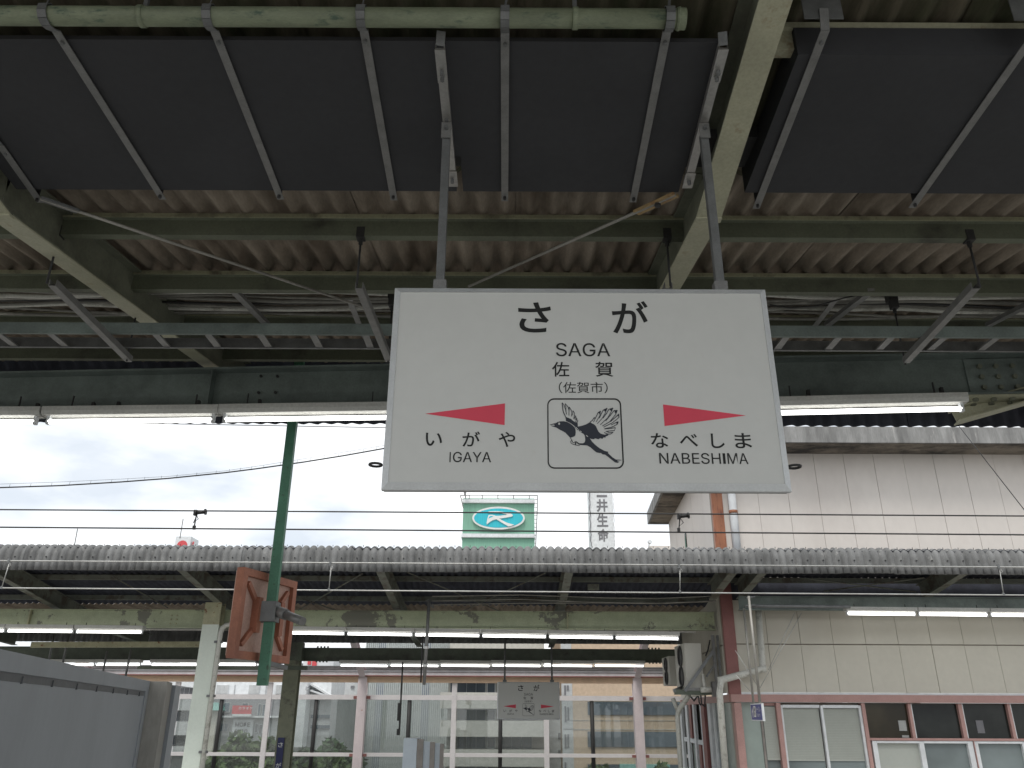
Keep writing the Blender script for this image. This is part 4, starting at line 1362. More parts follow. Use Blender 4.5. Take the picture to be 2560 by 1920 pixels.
for i in range(ns):
    a = near_c + su * (SLn * i / ns + g)
    for z0, z1, mat in ((zB0, zA0, m_cream), (zA0 + 0.012, zsplit, m_cream), (zsplit + 0.01, ZW1, m_pinkw)):
        MB().obox(a + Vector((0, 0, z0 + g)) - sn * 0.045, su * (SLn / ns - 2 * g), sn * (0.045 + rndf.uniform(-0.003, 0.003)), (0, 0, z1 - z0 - 2 * g)).build('wall_panel', mat, sb)
# small slit window on the side wall, upper part
q0 = near_c + su * (SLn * 0.55)
MB().obox(q0 + Vector((0, 0, aY(1710, 1362, 18).z)), su * 0.16, sn * 0.02, (0, 0, 0.42)).build('slit_window', m_dark, sb)
# corner posts
MB().box((Xc - 0.02, SB - 0.03, zsplit), (Xc + 0.19, SB + 0.06, ZW1)).build('corner_post', m_redpost, sb)
MB().box((Xc - 0.02, SB - 0.03, zP1), (Xc + 0.19, SB + 0.06, zsplit - 0.002)).build('corner_post', m_maroon, sb)
# concrete eave slab
YE = 14.5
xl0, xl1 = 3.25, aY(1619, 1311, 21.7).x
ZE1 = EYE + 5.12
pts = [(xl0, YE, ZW1 + 0.002), (XR + 1, YE, ZW1 + 0.002), (XR + 1, 21.7, ZW1 + 0.002), (xl1, 21.7, ZW1 + 0.002)]
MB().poly(pts, (0, 0, ZE1 - ZW1)).build('eave_slab', m_conc, sb)
pts = [(xl0 + 0.05, YE + 0.05, ZW1 - 0.004), (XR, YE + 0.05, ZW1 - 0.004), (XR, 21.6, ZW1 - 0.004), (xl1 + 0.05, 21.6, ZW1 - 0.004)]
MB().poly(pts, (0, 0, 0.005)).build('soffit', m_soffit, sb)
# white downpipe on the upper wall
xp = aY(1836, 1300, SB - 0.12).x
dpu = thing('wall_downpipe', 'pale vertical downpipe with a rusty joint on the upper pink wall beside red post', 'downpipe', (xp, SB - 0.1, EYE + 2.4))
MB().tube([(xp, SB - 0.1, EYE + 2.4), (xp, SB - 0.1, ZW1 - 0.1)], 0.075, 10).build('pipe_run', m_bwhite, dpu, True)
zz = aY(1833, 1283, SB).z
MB().tube([(xp, SB - 0.1, zz - 0.03), (xp, SB - 0.1, zz + 0.03)], 0.083, 10).build('coupling', m_redpost, dpu, True)
# white flashing and salmon lintel
MB().box((Xc + 0.19, SB - 0.02, zP1 + 0.001), (XR, SB + 0.05, zB0)).build('flashing', m_bwhite, sb)
MB().box((Xc - 0.01, SB - 0.07, zP0), (XR, SB + 0.12, zP1)).build('lintel', m_pink, sb)
MB().obox(near_c + Vector((0, 0, zP0)) - sn * 0.12, su * SLn, sn * 0.15, (0, 0, zP1 - zP0 - 0.002)).build('lintel', m_pink, sb)
# front windows
def fx(px, Y=SB):
    return aY(px, 1840, Y).x
def fz(py, Y=SB):
    return aY(2200, py, Y).z
def fbar(x0, x1, y0, y1, yo, d, name, mat, parent=None, absz=False):
    a, b = fx(x0), fx(x1)
    z1_ = fz(y0); z0_ = 0.0 if y1 is None else fz(y1)
    return MB().box((a, SB + yo, z0_), (b, SB + yo + d, z1_)).build(name, mat, parent or sb)
MB().box((Xc + 0.05, SB + 0.13, 0.0), (XR, SB + 0.25, zP0 - 0.002)).build('room_screen', m_joint, sb)
fbar(1841, 1859, 1758, None, -0.05, 0.17, 'window_post', m_pink)
win = fbar(1859.5, 1907, 1758, None, 0.05, 0.02, 'frosted_pane', m_frost)
fbar(1907.5, 1913, 1758, None, 0.03, 0.05, 'window_strip', m_brown)
win = fbar(1913.5, 1946.5, 1766, None, 0.06, 0.01, 'window', m_lowpane)
def blind(px0, px1, y0, y1, parent):
    mb = MB()
    a, b = fx(px0), fx(px1)
    z = fz(y0)
    zb2 = fz(y1)
    while z > zb2:
        mb.obox((a, SB + 0.022, z), (b - a, 0, 0), (0, 0.006, -0.026), (0, 0.0015, 0.001))
        z -= 0.026
    mb.box((a, SB + 0.02, zb2 - 0.02), (b, SB + 0.032, zb2))
    return mb.build('blind', m_blind, parent, kind='stuff')
blind(1914, 1946, 1768, 1898, win)
fbar(1947, 1958, 1758, None, -0.05, 0.17, 'window_post', m_pink)
fbar(1913.5, 1946.5, 1758, 1765, 0.0, 0.1, 'window_head', m_pink)
# white framed window with blinds
for k, (a, b) in enumerate(((1964, 2057), (2066, 2156))):
    w = fbar(a, b, 1771, None, 0.04, 0.01, 'window', m_lowpane)
    blind(a + 1, b - 1, 1772, 1900, w)
    fr = fbar(a - 6, a - 0.3, 1764, None, -0.02, 0.09, 'window_frame', m_bwhite, w)
    fbar(b + 0.3, b + 6, 1764, None, -0.02, 0.09, 'window_frame', m_bwhite, w) if k else None
    fbar(a, b, 1763, 1770.5, -0.02, 0.09, 'window_frame', m_bwhite, w)
fbar(2162.5, 2171, 1758, None, -0.05, 0.17, 'window_post', m_pink)
# upper dark lights and lower white sashes
zt3, zt4 = 1845, 1851
fbar(2171.3, 2700, zt3, zt4, -0.03, 0.12, 'transom', m_pink)
ups = ((2171.5, 2281), (2292, 2408), (2421, 2532), (2543, 2655))
for k, (a, b) in enumerate(ups):
    w = fbar(a, b, 1760, 1844.5, 0.05, 0.01, 'window', m_dark if k else m_brownroom)
    if k:
        s = ups[k - 1][1]
        fbar(s + 0.3, a - 3.2, 1758, 1844.8, -0.02, 0.10, 'window_frame', m_pink, w)
        fbar(a - 3.0, a - 0.3, 1758, 1844.8, -0.01, 0.09, 'window_frame', m_bwhite, w)
    if k == 0:
        fbar(2254, 2273, 1801, 1827, 0.040, 0.008, 'notice', m_frame2, w)
        fbar(2258, 2275, 1838, 1844, 0.040, 0.008, 'notice', m_frame2, w)
    if k == 2:
        fbar(2450, 2468, 1800, 1832, 0.043, 0.005, 'notice', m_bdark, w)
for k, (a, b) in enumerate(((2189, 2296), (2306, 2414), (2440, 2551), (2562, 2680))):
    w = fbar(a, b, 1858, None, 0.045, 0.01, 'window', m_blind if k == 0 else m_lowpane)
    fbar(a - 12, a - 0.3, 1852, None, -0.02 + 0.006 * (k % 2), 0.07, 'window_frame', m_bwhite, w)
    fbar(a, b, 1852, 1857.6, -0.02, 0.07, 'window_frame', m_bwhite, w)
fbar(2414.3, 2427, 1852, None, -0.02, 0.07, 'window_frame', m_bwhite)
fbar(2428, 2429.8, 1852, None, -0.04, 0.10, 'window_post', m_pink)
# side windows
def sx_at(px):
    d = ray(px, 1850)
    n2 = Vector((sn.x, sn.y, 0))
    t = (near_c - EYEV).dot(n2) / d.dot(n2)
    p = EYEV + d * t
    return (Vector((p.x, p.y, 0)) - near_c).dot(su)
def sbar(x0, x1, z0, z1, o, dd, name, mat, parent=None):
    a, b = sorted((sx_at(x0), sx_at(x1)))
    return MB().obox(near_c + su * a + Vector((0, 0, z0)) + sn * o, su * (b - a), sn * dd, (0, 0, z1 - z0)).build(name, mat, parent or sb)
zs = zP0 - 0.003
ztr = aY(1735, 1856, 19).z
MB().obox(near_c + Vector((0, 0, 0)) - sn * 0.14, su * SLn, sn * 0.05, (0, 0, zs)).build('room_screen', m_joint, sb)
sbar(1810, 1833, 0, zs, -0.06, 0.02, 'frosted_pane', m_frost)
sbar(1796, 1809, 0, zs, -0.02, 0.03, 'side_pane', m_lowpane)
for a, b, mat, nm, o in ((1706, 1712, m_bwhite, 'window_frame', -0.02), (1722, 1727, m_bwhite, 'window_frame', -0.02), (1742, 1746, m_bwhite, 'window_frame', -0.01), (1760, 1764.5, m_bwhite, 'window_frame', -0.02),
                        (1765, 1773, m_maroon, 'window_post', 0.0), (1779, 1786, m_bwhite, 'window_frame', -0.02), (1793, 1796, m_bwhite, 'window_frame', -0.02)):
    sbar(a, b, 0, zs, o, 0.06, nm, mat)
for a, b in ((1712.5, 1721.5), (1727.5, 1741.5), (1746.5, 1759.5)):
    sbar(a, b, ztr + 0.05, zs, -0.05, 0.01, 'window', m_dark)
    sbar(a, b, 0, ztr - 0.04, -0.05, 0.01, 'window', m_frost)
    sbar(a, b, ztr - 0.04, ztr + 0.05, -0.03, 0.05, 'transom', m_bwhite)
for a, b in ((1773.5, 1778.5), (1786.5, 1792.5)):
    sbar(a, b, 0, zs, -0.05, 0.01, 'window', m_lowpane)
sbar(1748, 1753, 0, ztr - 0.05, -0.03, 0.05, 'window_post', m_maroon)
sbar(1729, 1734, ztr + 0.06, zs, -0.03, 0.05, 'window_post', m_maroon)

# conditioning units on a bracket at the side wall
def ac(label, x0, x1, y0, y1, Y, D):
    a, b = aY(x0, (y0 + y1) / 2, Y), aY(x1, (y0 + y1) / 2, Y)
    z1_, z0_ = aY((x0 + x1) / 2, y0, Y).z, aY((x0 + x1) / 2, y1, Y).z
    t = thing('air_conditioner', label, 'air conditioner', ((a.x + b.x) / 2, Y + D / 2, z0_), 'air conditioning units on the station building')
    MB().box((a.x, Y, z0_), (b.x, Y + D, z1_)).build('casing', m_acw, t)
    h = z1_ - z0_
    for k in range(2):
        zc = z0_ + h * (0.27 + 0.46 * k)
        yc = Y + D * 0.42
        r = h * 0.215
        ring = [Vector((a.x - 0.012, yc + r * math.cos(2 * math.pi * i / 20), zc + r * math.sin(2 * math.pi * i / 20))) for i in range(21)]
        gset = MB()
        gset.tube(ring, 0.022, 6)
        gset.build('fan_ring', m_acd, t, True)
        gg = MB()
        gg.tube([(a.x - 0.004, yc, zc), (a.x + 0.012, yc, zc)], r, 20)
        gg.build('fan_grille', m_acd, t)
    return t
ac('ivory twin-fan air conditioner on a steel bracket, nearer one by the salmon wall corner', 1714, 1756, 1608, 1720, 15.75, 0.95)
ac('darker twin-fan air conditioner farther back beneath the dark rear beam end', 1674, 1706, 1640, 1712, 17.3, 0.8)
YB_ = 15.70
br_ = thing('unit_bracket', 'grey steel wall bracket with diagonal angle carrying the ivory air conditioner', 'bracket', aY(1735, 1735, YB_))
def bpx(a, b, w, h, name, mat=m_steelg, Y=YB_, Yb=None, up=(0, 1, 0)):
    return MB().bar(aY(a[0], a[1], Y), aY(b[0], b[1], Yb or Y), w, h, up).build(name, mat, br_)
bpx((1686, 1730), (1778, 1731), 0.09, 0.05, 'base_angle', m_rearbeam)
bpx((1716, 1723), (1776, 1723), 0.05, 0.07, 'cross_rail', m_galv)
bpx((1712, 1728), (1783, 1628), 0.055, 0.03, 'diagonal', m_steelg, YB_ - 0.03)
bpx((1686, 1727), (1706, 1718), 0.06, 0.05, 'end_angle', m_steelg, YB_ - 0.02, YB_ + 0.8)
bpx((1781, 1588), (1792, 1705), 0.055, 0.04, 'upright', m_galv)
bpx((1793, 1588), (1801, 1690), 0.04, 0.04, 'upright', m_galvd, YB_ - 0.1)
bpx((1766, 1692), (1786, 1663), 0.03, 0.03, 'strut', m_galvd)
MB().box(aY(1784, 1742, YB_), aY(1797, 1704, YB_) + Vector((0, 0.14, 0))).build('switch_box', m_galv, br_)
MB().tube([aY(1752, 1725, YB_ - 0.06), aY(1778, 1724, YB_ - 0.06)], 0.05, 10).build('duct_elbow', m_pvc, br_, True)
MB().tube([aY(1757, 1686, YB_ - 0.03), aY(1760, 1712, YB_ - 0.03), aY(1764, 1722, YB_ - 0.04)], 0.028, 8).build('refrigerant_pipe', m_pvc, br_, True)
for a, b, c in (((1752, 1738), (1754, 1760), (1760, 1765)), ((1763, 1738), (1762, 1764), (1762, 1768)), ((1727, 1742), (1735, 1752), (1744, 1740)), ((1746, 1740), (1748, 1756), (1752, 1764)), ((1775, 1600), (1770, 1625), (1764, 1640))):
    MB().tube([aY(a[0], a[1], YB_ + 0.02), aY(b[0], b[1], YB_ + 0.02), aY(c[0], c[1], YB_ + 0.02)], 0.014, 6).build('loose_hose', m_iron, br_, True)
# rainwater pipes of the station building
YD = 15.02
rw = thing('rainwater_pipe', 'grey rainwater pipe that slants left across the maroon corner and drops beside windows', 'rainwater pipe', aY(1815, 1920, YD))
MB().tube([aY(1893, 1490, YD), aY(1907, 1672, YD), aY(1803, 1700, YD - 0.02), aY(1799, 1733, YD - 0.02), aY(1816, 1960, YD)], 0.058, 12).build('pipe_run', m_pvc, rw, True)
for p_ in ((1907, 1672), (1803, 1700)):
    c = aY(p_[0], p_[1], YD - 0.01)
    MB().tube([c + Vector((0, 0, -0.06)), c + Vector((0, 0, 0.05))], 0.066, 12).build('pipe_elbow', m_pvc, rw, True)
MB().tube([aY(1898, 1492, YD - 0.02), aY(1899, 1520, YD - 0.02)], 0.068, 12).build('pipe_collar', m_galvd, rw, True)
rw2 = thing('rainwater_pipe', 'darker forked rainwater pipe below the conditioner bracket, at the far corner of side windows', 'rainwater pipe', aY(1700, 1920, 16.4))
MB().tube([aY(1723, 1738, 16.0), aY(1697, 1775, 16.4), aY(1694, 1792, 16.4), aY(1704, 1960, 16.4)], 0.045, 10).build('pipe_run', m_pvc, rw2, True)
MB().tube([aY(1682, 1746, 16.4), aY(1694, 1775, 16.4)], 0.04, 10).build('pipe_branch', m_pvc, rw2, True)

# small blue direction sign hung on two pipes
nf = aY(1905, 1777, 13.4)
ff = aY(1878, 1784, 14.45)
tn, tf = aY(1903, 1755, 13.4), aY(1876, 1762.5, 14.45)
bn, bf = aY(1908.5, 1800, 13.4), aY(1881.5, 1804, 14.45)
zt5, zb5 = (tn.z + tf.z) / 2, (bn.z + bf.z) / 2
Q = Vector((ff.x, 14.45, zb5))
U = Vector((nf.x, 13.4, zb5)) - Q
V = Vector((0, 0, zt5 - zb5))
n5 = U.cross(V).normalized()
if n5.dot(EYEV - Q) < 0:
    n5 = -n5
bs = thing('toilet_sign', 'small blue and white toilet direction sign hanging on two thin pipes before cream wall', 'direction sign', Q)
MB().obox(Q - n5 * 0.035, U, n5 * 0.035, V).build('sign_box', m_bwhite, bs)
fc5 = MB().obox(Q + U * 0.03 + V * 0.06, U * 0.94, n5 * 0.002, V * 0.88).build('face', m_blues, bs)
def f5(u, v, l=0.004):
    return Q + U * u + V * v + n5 * l
mb = MB()
mb.add([f5(0.10, 0.48), f5(0.22, 0.48), f5(0.19, 0.84)], [(0, 1, 2)])
mb.add([f5(0.15, 0.18), f5(0.20, 0.18), f5(0.20, 0.479), f5(0.15, 0.479)], [(0, 1, 2, 3)])
mb.build('arrow', m_white, fc5)
mb = MB()
mb.add([f5(0.28, 0.22), f5(0.47, 0.22), f5(0.47, 0.86), f5(0.28, 0.86)], [(0, 1, 2, 3)])
mb.build('pictogram_panel', m_white, fc5)
mb = MB()
for vc in (0.42, 0.68):
    mb.add([f5(0.345, vc - 0.12, 0.006), f5(0.405, vc - 0.12, 0.006), f5(0.405, vc + 0.05, 0.006), f5(0.345, vc + 0.05, 0.006)], [(0, 1, 2, 3)])
    mb.add([f5(0.355, vc + 0.06, 0.006), f5(0.395, vc + 0.06, 0.006), f5(0.395, vc + 0.11, 0.006), f5(0.355, vc + 0.11, 0.006)], [(0, 1, 2, 3)])
mb.build('pictogram', m_ink, fc5)
lettering('トイレ', f5(0.53, 0.52), U * 0.37, V * 0.30, m_white, fc5, 0.01)
lettering('Toilet', f5(0.53, 0.24), U * 0.30, V * 0.20, m_white, fc5)
pA, pB = Q + U * 0.22 + V - n5 * 0.018, Q + U * 0.80 + V - n5 * 0.018
MB().tube([pA, Vector((pA.x, pA.y, aY(1862, 1520, pA.y).z))], 0.020, 8).build('hanging_pipe', m_rod, bs, True)
MB().tube([pB, Vector((pB.x, pB.y, aY(1876, 1490, pB.y).z))], 0.022, 8).build('hanging_pipe', m_rod, bs, True)
MB().tube([aY(1866, 1515, 13.9), aY(2125, 1517, 13.9)], 0.028, 8).build('support_pipe', m_galvd, far, True)
for a, b in (((1862, 1515), (1886, 1513)), ((1864, 1495), (1886, 1492))):
    MB().bar(aY(a[0], a[1], 13.9), aY(b[0], b[1], 13.9), 0.10, 0.02).build('fixing_plate', m_galvd, far)
for a, b in (((1987, 1532), (1921, 1675)), ((2004, 1532), (1900, 1720)), ((1838, 1626), (1896, 1718)), ((1840, 1688), (1876, 1728))):
    MB().tube([aY(a[0], a[1], 14.2), aY(b[0], b[1], 14.2)], 0.006, 5).build('stay_wire', m_wirel, bs, True)

# ================================================================== glazed windscreen behind the far platform
WY = 23.0
ws = thing('platform_windscreen', 'glazed windscreen wall with pale pink posts, white rails and apricot top beam', 'windscreen', (0, WY, 0))
def wz(py):
    return aY(1100, py, WY).z
def wx(px):
    return aY(px, 1800, WY).x
XL, XRr = -16.0, 9.0
MB().box((XL, WY - 0.10, wz(1707)), (XRr, WY + 0.10, wz(1692.5))).build('top_beam', m_orbeam, ws)
MB().box((XL, WY - 0.22, wz(1692)), (XRr, WY + 0.12, wz(1689.5))).build('beam_flange', m_maroon, ws)
MB().box((XL, WY - 0.05, wz(1689)), (XRr, WY + 0.15, wz(1669))).build('fascia_band', m_bwhite, ws)
MB().box((XL, WY - 0.16, wz(1668.8)), (XRr, WY + 0.20, wz(1666.5))).build('fascia_cap', m_galvd, ws)
for y in (1675, 1681):
    MB().box((XL, WY - 0.062, wz(y + 0.5)), (XRr, WY - 0.052, wz(y - 0.5))).build('fascia_seam', m_galvd, ws)
for y0, y1 in ((1738, 1750), (1883, 1892)):
    MB().box((XL, WY - 0.03, wz(y1)), (XRr, WY + 0.07, wz(y0))).build('rail', m_frame, ws)
MB().box((XL, WY - 0.03, 0.0), (XRr, WY + 0.07, 0.12)).build('rail', m_frame, ws)
posts = [902 - 694, 902, 1596, 1596 + 694]
mulls = [-26, 433 - 234 - 10, 433, 667, 1134, 1366, 1830, 2062]
pipes_ = [316, 547, 786, 1021, 1251, 1481, 1713]
zt6 = wz(1708)
for px in posts:
    x = wx(px)
    po = MB().box((x - 0.118, WY - 0.16, 0), (x + 0.118, WY + 0.08, wz(1694))).build('post', m_pinkpost, ws)
    c = MB()
    for y in (1744, 1888):
        for s in (-1, 1):
            c.box((x + s * 0.125, WY - 0.10, wz(y + 4)), (x + s * 0.22, WY - 0.032, wz(y - 3)))
    c.build('rail_bracket', m_maroon, po)
    s = -1 if px < 1280 else 1
    e0 = Vector((x, WY - 0.19, wz(1690)))
    e1 = Vector((x + 0.02 * s, 20.9, wz(1690) + 0.95))
    MB().ibeam(e0 + Vector((0, 0, 0.05)), e1, 0.16, 0.20).build('roof_arm', m_pinkpost, ws)
for px in mulls:
    x = wx(px)
    MB().box((x - 0.065, WY - 0.05, 0), (x + 0.065, WY + 0.03, zt6)).build('mullion', m_frame, ws)
for px in pipes_:
    x = wx(px)
    MB().tube([(x, WY + 0.045, 0), (x, WY + 0.045, wz(1751))], 0.055, 10).build('drain_pipe', m_iron, ws, True)
allx = sorted([wx(p) for p in posts + mulls] + [XL, XRr])
for a, b in zip(allx[:-1], allx[1:]):
    if b - a < 0.5:
        continue
    for y0, y1, zz0 in ((1750, 1883, None), (1892, None, 0.121)):
        MB().box((a + 0.066, WY + 0.112, wz(y1) if y1 else zz0), (b - 0.066, WY + 0.120, wz(y0))).build('glass_pane', m_glass, ws)
# ================================================================== town buildings beyond the tracks
GZ = -7.0


class Bld:
    """a building standing at depth Y whose front is measured in the photograph"""
    def __init__(self, name, label, Y, x0, x1, ytop, depth, mat, refy=1760, cat='building', wall=True):
        self.Y, self.D = Y, depth
        self.a, self.b = aY(x0, refy, Y).x, aY(x1, refy, Y).x
        self.top = aY((x0 + x1) / 2, ytop, Y).z
        self.refy = refy
        self.t = thing(name, label, cat, ((self.a + self.b) / 2, Y + depth / 2, GZ))
        if wall:
            MB().box((self.a, Y, GZ), (self.b, Y + depth, self.top)).build('wall', mat, self.t)

    def r(self, x0, y0, x1, y1, name, mat, out=0.05, back=0.05, parent=None, kind=None):
        ym = (y0 + y1) / 2
        a, b = aY(x0, ym, self.Y), aY(x1, ym, self.Y)
        c, d = aY((x0 + x1) / 2, y0, self.Y), aY((x0 + x1) / 2, y1, self.Y)
        return MB().box((a.x, self.Y - out, d.z), (b.x, self.Y + back, c.z)).build(name, mat, parent or self.t, kind=kind)

    def win(self, x0, y0, x1, y1, fm=m_bwhite, pm=m_bwin, n=1, f=1.2):
        w = self.r(x0, y0, x1, y1, 'window', fm, 0.06)
        s = (x1 - x0 - f) / n
        for i in range(n):
            self.r(x0 + f + i * s, y0 + f, x0 + i * s + s, y1 - f, 'pane', pm, 0.075, -0.02, w)
        return w


# tan building with window bands
B = Bld('office_building', 'tan tiled office building with broad blue-grey window bands behind the windscreen', 40, 1409, 1800, 1560, 12, m_tan)
B.r(1404, 1560, 1431, 1920, 'corner_strip', m_bgrey, 0.03)
for x, y0, y1 in ((1410, 1713, 1738), (1417, 1713, 1726), (1411, 1765, 1805), (1418, 1768, 1800), (1411, 1835, 1870), (1418, 1835, 1868), (1411, 1905, 1930)):
    B.win(x, y0, x + 5, y1, m_bgrey, m_bdark, 1, 0.3)
for y0, y1 in ((1754, 1788), (1829, 1868), (1911, 1945)):
    B.win(1469, y0, 1760, y1, m_galvd, m_bwin, 5, 1.0)
B.r(1409, 1800.5, 1800, 1801.5, 'string_course', m_balc, 0.03)
B.r(1409, 1823, 1800, 1824.5, 'string_course', m_balc, 0.03)
sg = B.r(1548, 1910, 1672, 1925, 'shop_board', m_teal, 0.3, 0.0)

# white narrow building between
B = Bld('narrow_building', 'narrow white rendered building squeezed left of the tan office building', 43, 1364, 1406, 1700, 8, m_bwhite)
for y in (1720, 1832, 1875):
    B.win(1395, y, 1403, y + 16, m_bgrey, m_bdark, 1, 0.4)

# balcony block
B = Bld('apartment_block', 'beige apartment block with deep balconies behind the small station sign', 42, 1120, 1362, 1560, 10, m_balc)
for y0, y1 in ((1660, 1697), (1733, 1772), (1801, 1840), (1871, 1912), (1943, 1985)):
    a = aY(1107, 1760, 42)
    bal = B.r(1106, y0, 1358, y1, 'balcony', m_balc, 1.4, -0.01)
for y0, y1 in ((1697, 1733), (1772, 1801), (1840, 1871), (1912, 1943)):
    B.win(1126, y0 + 1, 1134, y1, m_bgrey, m_bwin, 1, 0.8)
    B.win(1143, y0 + 1, 1214, y1, m_bwhite, m_bwin, 3, 0.8)
    B.win(1217, y0 + 2, 1239, y1, m_bwhite, m_bwin, 1, 2.2)
    B.win(1252, y0 + 1, 1330, y1, m_bwhite, m_bwin, 3, 0.8)

# building with ribbed siding
B = Bld('ribbed_building', 'tall building clad in pale vertical ribs with two blue-grey stripes', 45, 904, 1123, 1540, 12, m_side)
for x0, x1 in ((939, 957), (1052, 1071)):
    B.r(x0, 1540, x1, 2000, 'stripe', m_sided, 0.04, -0.002)
mb = MB()
x = B.a + 0.05
while x < B.b:
    mb.box((x, 45 - 0.075, GZ), (x + 0.035, 45 - 0.005, B.top))
    x += 0.105
rb_ = mb.build('cladding_rib', m_side, B.t, kind='stuff')

# grey building with stacked windows
B = Bld('grey_building', 'grey rendered building with a stack of dark strip windows left of pink post', 46, 826, 906, 1655, 10, m_bgrey)
for x0, y0, x1, y1 in ((877, 1714, 886, 1721), (873, 1764, 881, 1772), (821, 1786, 863, 1794), (818, 1815, 860, 1823), (826, 1840, 857, 1851), (877, 1790, 880, 1798)):
    B.win(x0, y0, x1, y1, m_bgrey, m_bdark, 1, 0.4)
B.r(874, 1812, 875.5, 1826, 'vent_pipe', m_bwhite, 0.1)
B.r(872, 1836, 873.5, 1852, 'vent_pipe', m_bwhite, 0.1)
# the building with the white upright sign pillar
B = Bld('sign_pillar_building', 'pale building with a tall white sign pillar and sloping white parapets, right of olive column', 38, 738, 828, 1742, 8, m_bgrey)
for (x0, y0, x1, y1) in ((775, 1712, 829, 1745), (775, 1728, 829, 1747)):
    p = [aY(x0, y0, 37.4), aY(x0 + 2, y0 - 4, 37.4), aY(x1, y1 - 6, 37.4), aY(x1, y1, 37.4)]
    MB().poly(p, (0, 0.5, 0)).build('parapet', m_bwhite, B.t)
pil = B.r(752, 1706, 774, 1866, 'sign_pillar', m_bwhite, 0.9, -0.05)
lettering('ビ', aY(764, 1726, 37.05), (0.17, 0, 0), (0, 0, 0.19), m_bdark, pil)
lettering('ル', aY(764, 1737, 37.05), (0.17, 0, 0), (0, 0, 0.16), m_bdark, pil)
B.r(738, 1658, 756, 1668, 'roof_room', m_bgrey, 0.2, 4)
wr = B.r(756, 1640, 832, 1742, 'roof_wall', m_bwhite, 0.1, 3)
for k, (x0, y0, x1, y1) in enumerate(((771, 1652, 779, 1662), (782, 1652, 793, 1668))):
    B.r(x0, y0, x1, y1, 'sign_letter_board', m_redsign, 0.16, -0.1, wr)
for x0, x1, y in ((738, 750, 1800), (777, 826, 1786), (777, 826, 1812), (738, 750, 1830)):
    B.win(x0, y, x1, y + 10, m_bgrey, m_bwin, 2, 0.6)

# mansard building with lettering
B = Bld('mansard_building', 'building with dark mansard roof, red signboard and the words MODE BLDG. on a pale facade', 36, 548, 700, 1790, 9, m_bgrey)
p = [aY(548, 1791, 35.9), aY(700, 1791, 35.9), aY(696, 1748, 36.6), aY(552, 1748, 36.6)]
MB().poly(p, (0, 3.0, 0)).build('mansard_roof', m_bdark, B.t)
B.r(544, 1789.5, 702, 1794, 'cornice', m_bwhite, 0.35, 0.0)
for x0, y0, x1, y1 in ((560, 1756, 576, 1781), (606, 1757, 622, 1768), (645, 1759, 653, 1790), (656, 1760, 664, 1790)):
    B.win(x0, y0, x1, y1, m_bgrey, m_bwin, 1, 1.6)
rs = B.r(590, 1764, 637, 1785, 'sign_board', m_redsign, 0.5, -0.4)
B.r(590, 1785, 636, 1791, 'sign_board', m_bwhite, 0.5, -0.4)
wpan = B.r(583, 1799, 634, 1842, 'facade_panel', m_bwhite, 0.12, 0.0)
def blet(s, x0, y0, x1, y1, Y, mat, par, w=0.0):
    return letter_px(s, x0, y0, x1, y1, Y, mat, par, w, 0.0)
blet('カラオケ', 596, 1767, 632, 1774, 35.45, m_bwhite, rs, 0.02)
blet('MODE', 588, 1806, 625, 1817, 35.85, m_bdark, wpan, 0.02)
blet('BLDG.', 587, 1823, 622, 1833, 35.85, m_bdark, wpan, 0.02)
B.win(551, 1807, 572, 1829, m_bgrey, m_bwin, 2, 1.8)
B.win(638, 1809, 646, 1831, m_bwhite, m_bdark, 1, 1.2)
B.win(648, 1811, 657, 1833, m_bwhite, m_bdark, 1, 1.2)
tur = B.r(515, 1776, 546, 1925, 'turret', m_cream, 0.6, 2)
c = aY(531, 1776, 35.3)
MB().add([(c.x - 0.34, 35.1, c.z), (c.x + 0.34, 35.1, c.z), (c.x + 0.34, 36, c.z), (c.x - 0.34, 36, c.z), (c.x - 0.2, 35.3, c.z + 0.30), (c.x + 0.2, 35.3, c.z + 0.30), (c.x + 0.2, 35.8, c.z + 0.30), (c.x - 0.2, 35.8, c.z + 0.30)],
         [(0, 1, 5, 4), (1, 2, 6, 5), (2, 3, 7, 6), (3, 0, 4, 7), (4, 5, 6, 7)]).build('turret_cap', m_teal, B.t)
# pale upper building behind
B = Bld('white_building', 'white building with faint windows above the mansard roof', 48, 530, 735, 1700, 8, m_bwhite)
for x0, x1 in ((541, 572), (586, 588), (622, 650), (664, 668), (690, 712)):
    B.win(x0, 1712, x1, 1735, m_bwhite, m_bgrey, 3, 0.7)
# left balcony building
B = Bld('balcony_building', 'grey balcony building glimpsed left of the pale green column', 40, 330, 505, 1745, 9, m_bgrey)
for y0, y1 in ((1747, 1776), (1803, 1836), (1863, 1884)):
    B.r(330, y0, 505, y1, 'balcony', m_bgrey, 1.2, -0.02)
for y0, y1 in ((1776, 1803), (1836, 1863)):
    B.win(405, y0 + 1, 500, y1, m_bwhite, m_bwin, 5, 1.0)
B.win(436, 1719, 500, 1739, m_bwhite, m_bdark, 5, 1.2)
p = [aY(380, 1706, 39.5), aY(505, 1722, 39.5), aY(505, 1712, 39.5), aY(505, 1700, 39.5), aY(380, 1690, 39.5)]
MB().poly(p, (0, 1, 0)).build('roof_edge', m_bwhite, B.t)
MB().box((aY(436, 1719, 40).x, 39.98, aY(470, 1745, 40).z), (aY(505, 1719, 40).x, 41, aY(470, 1700, 40).z)).build('upper_wall', m_bgrey, B.t)

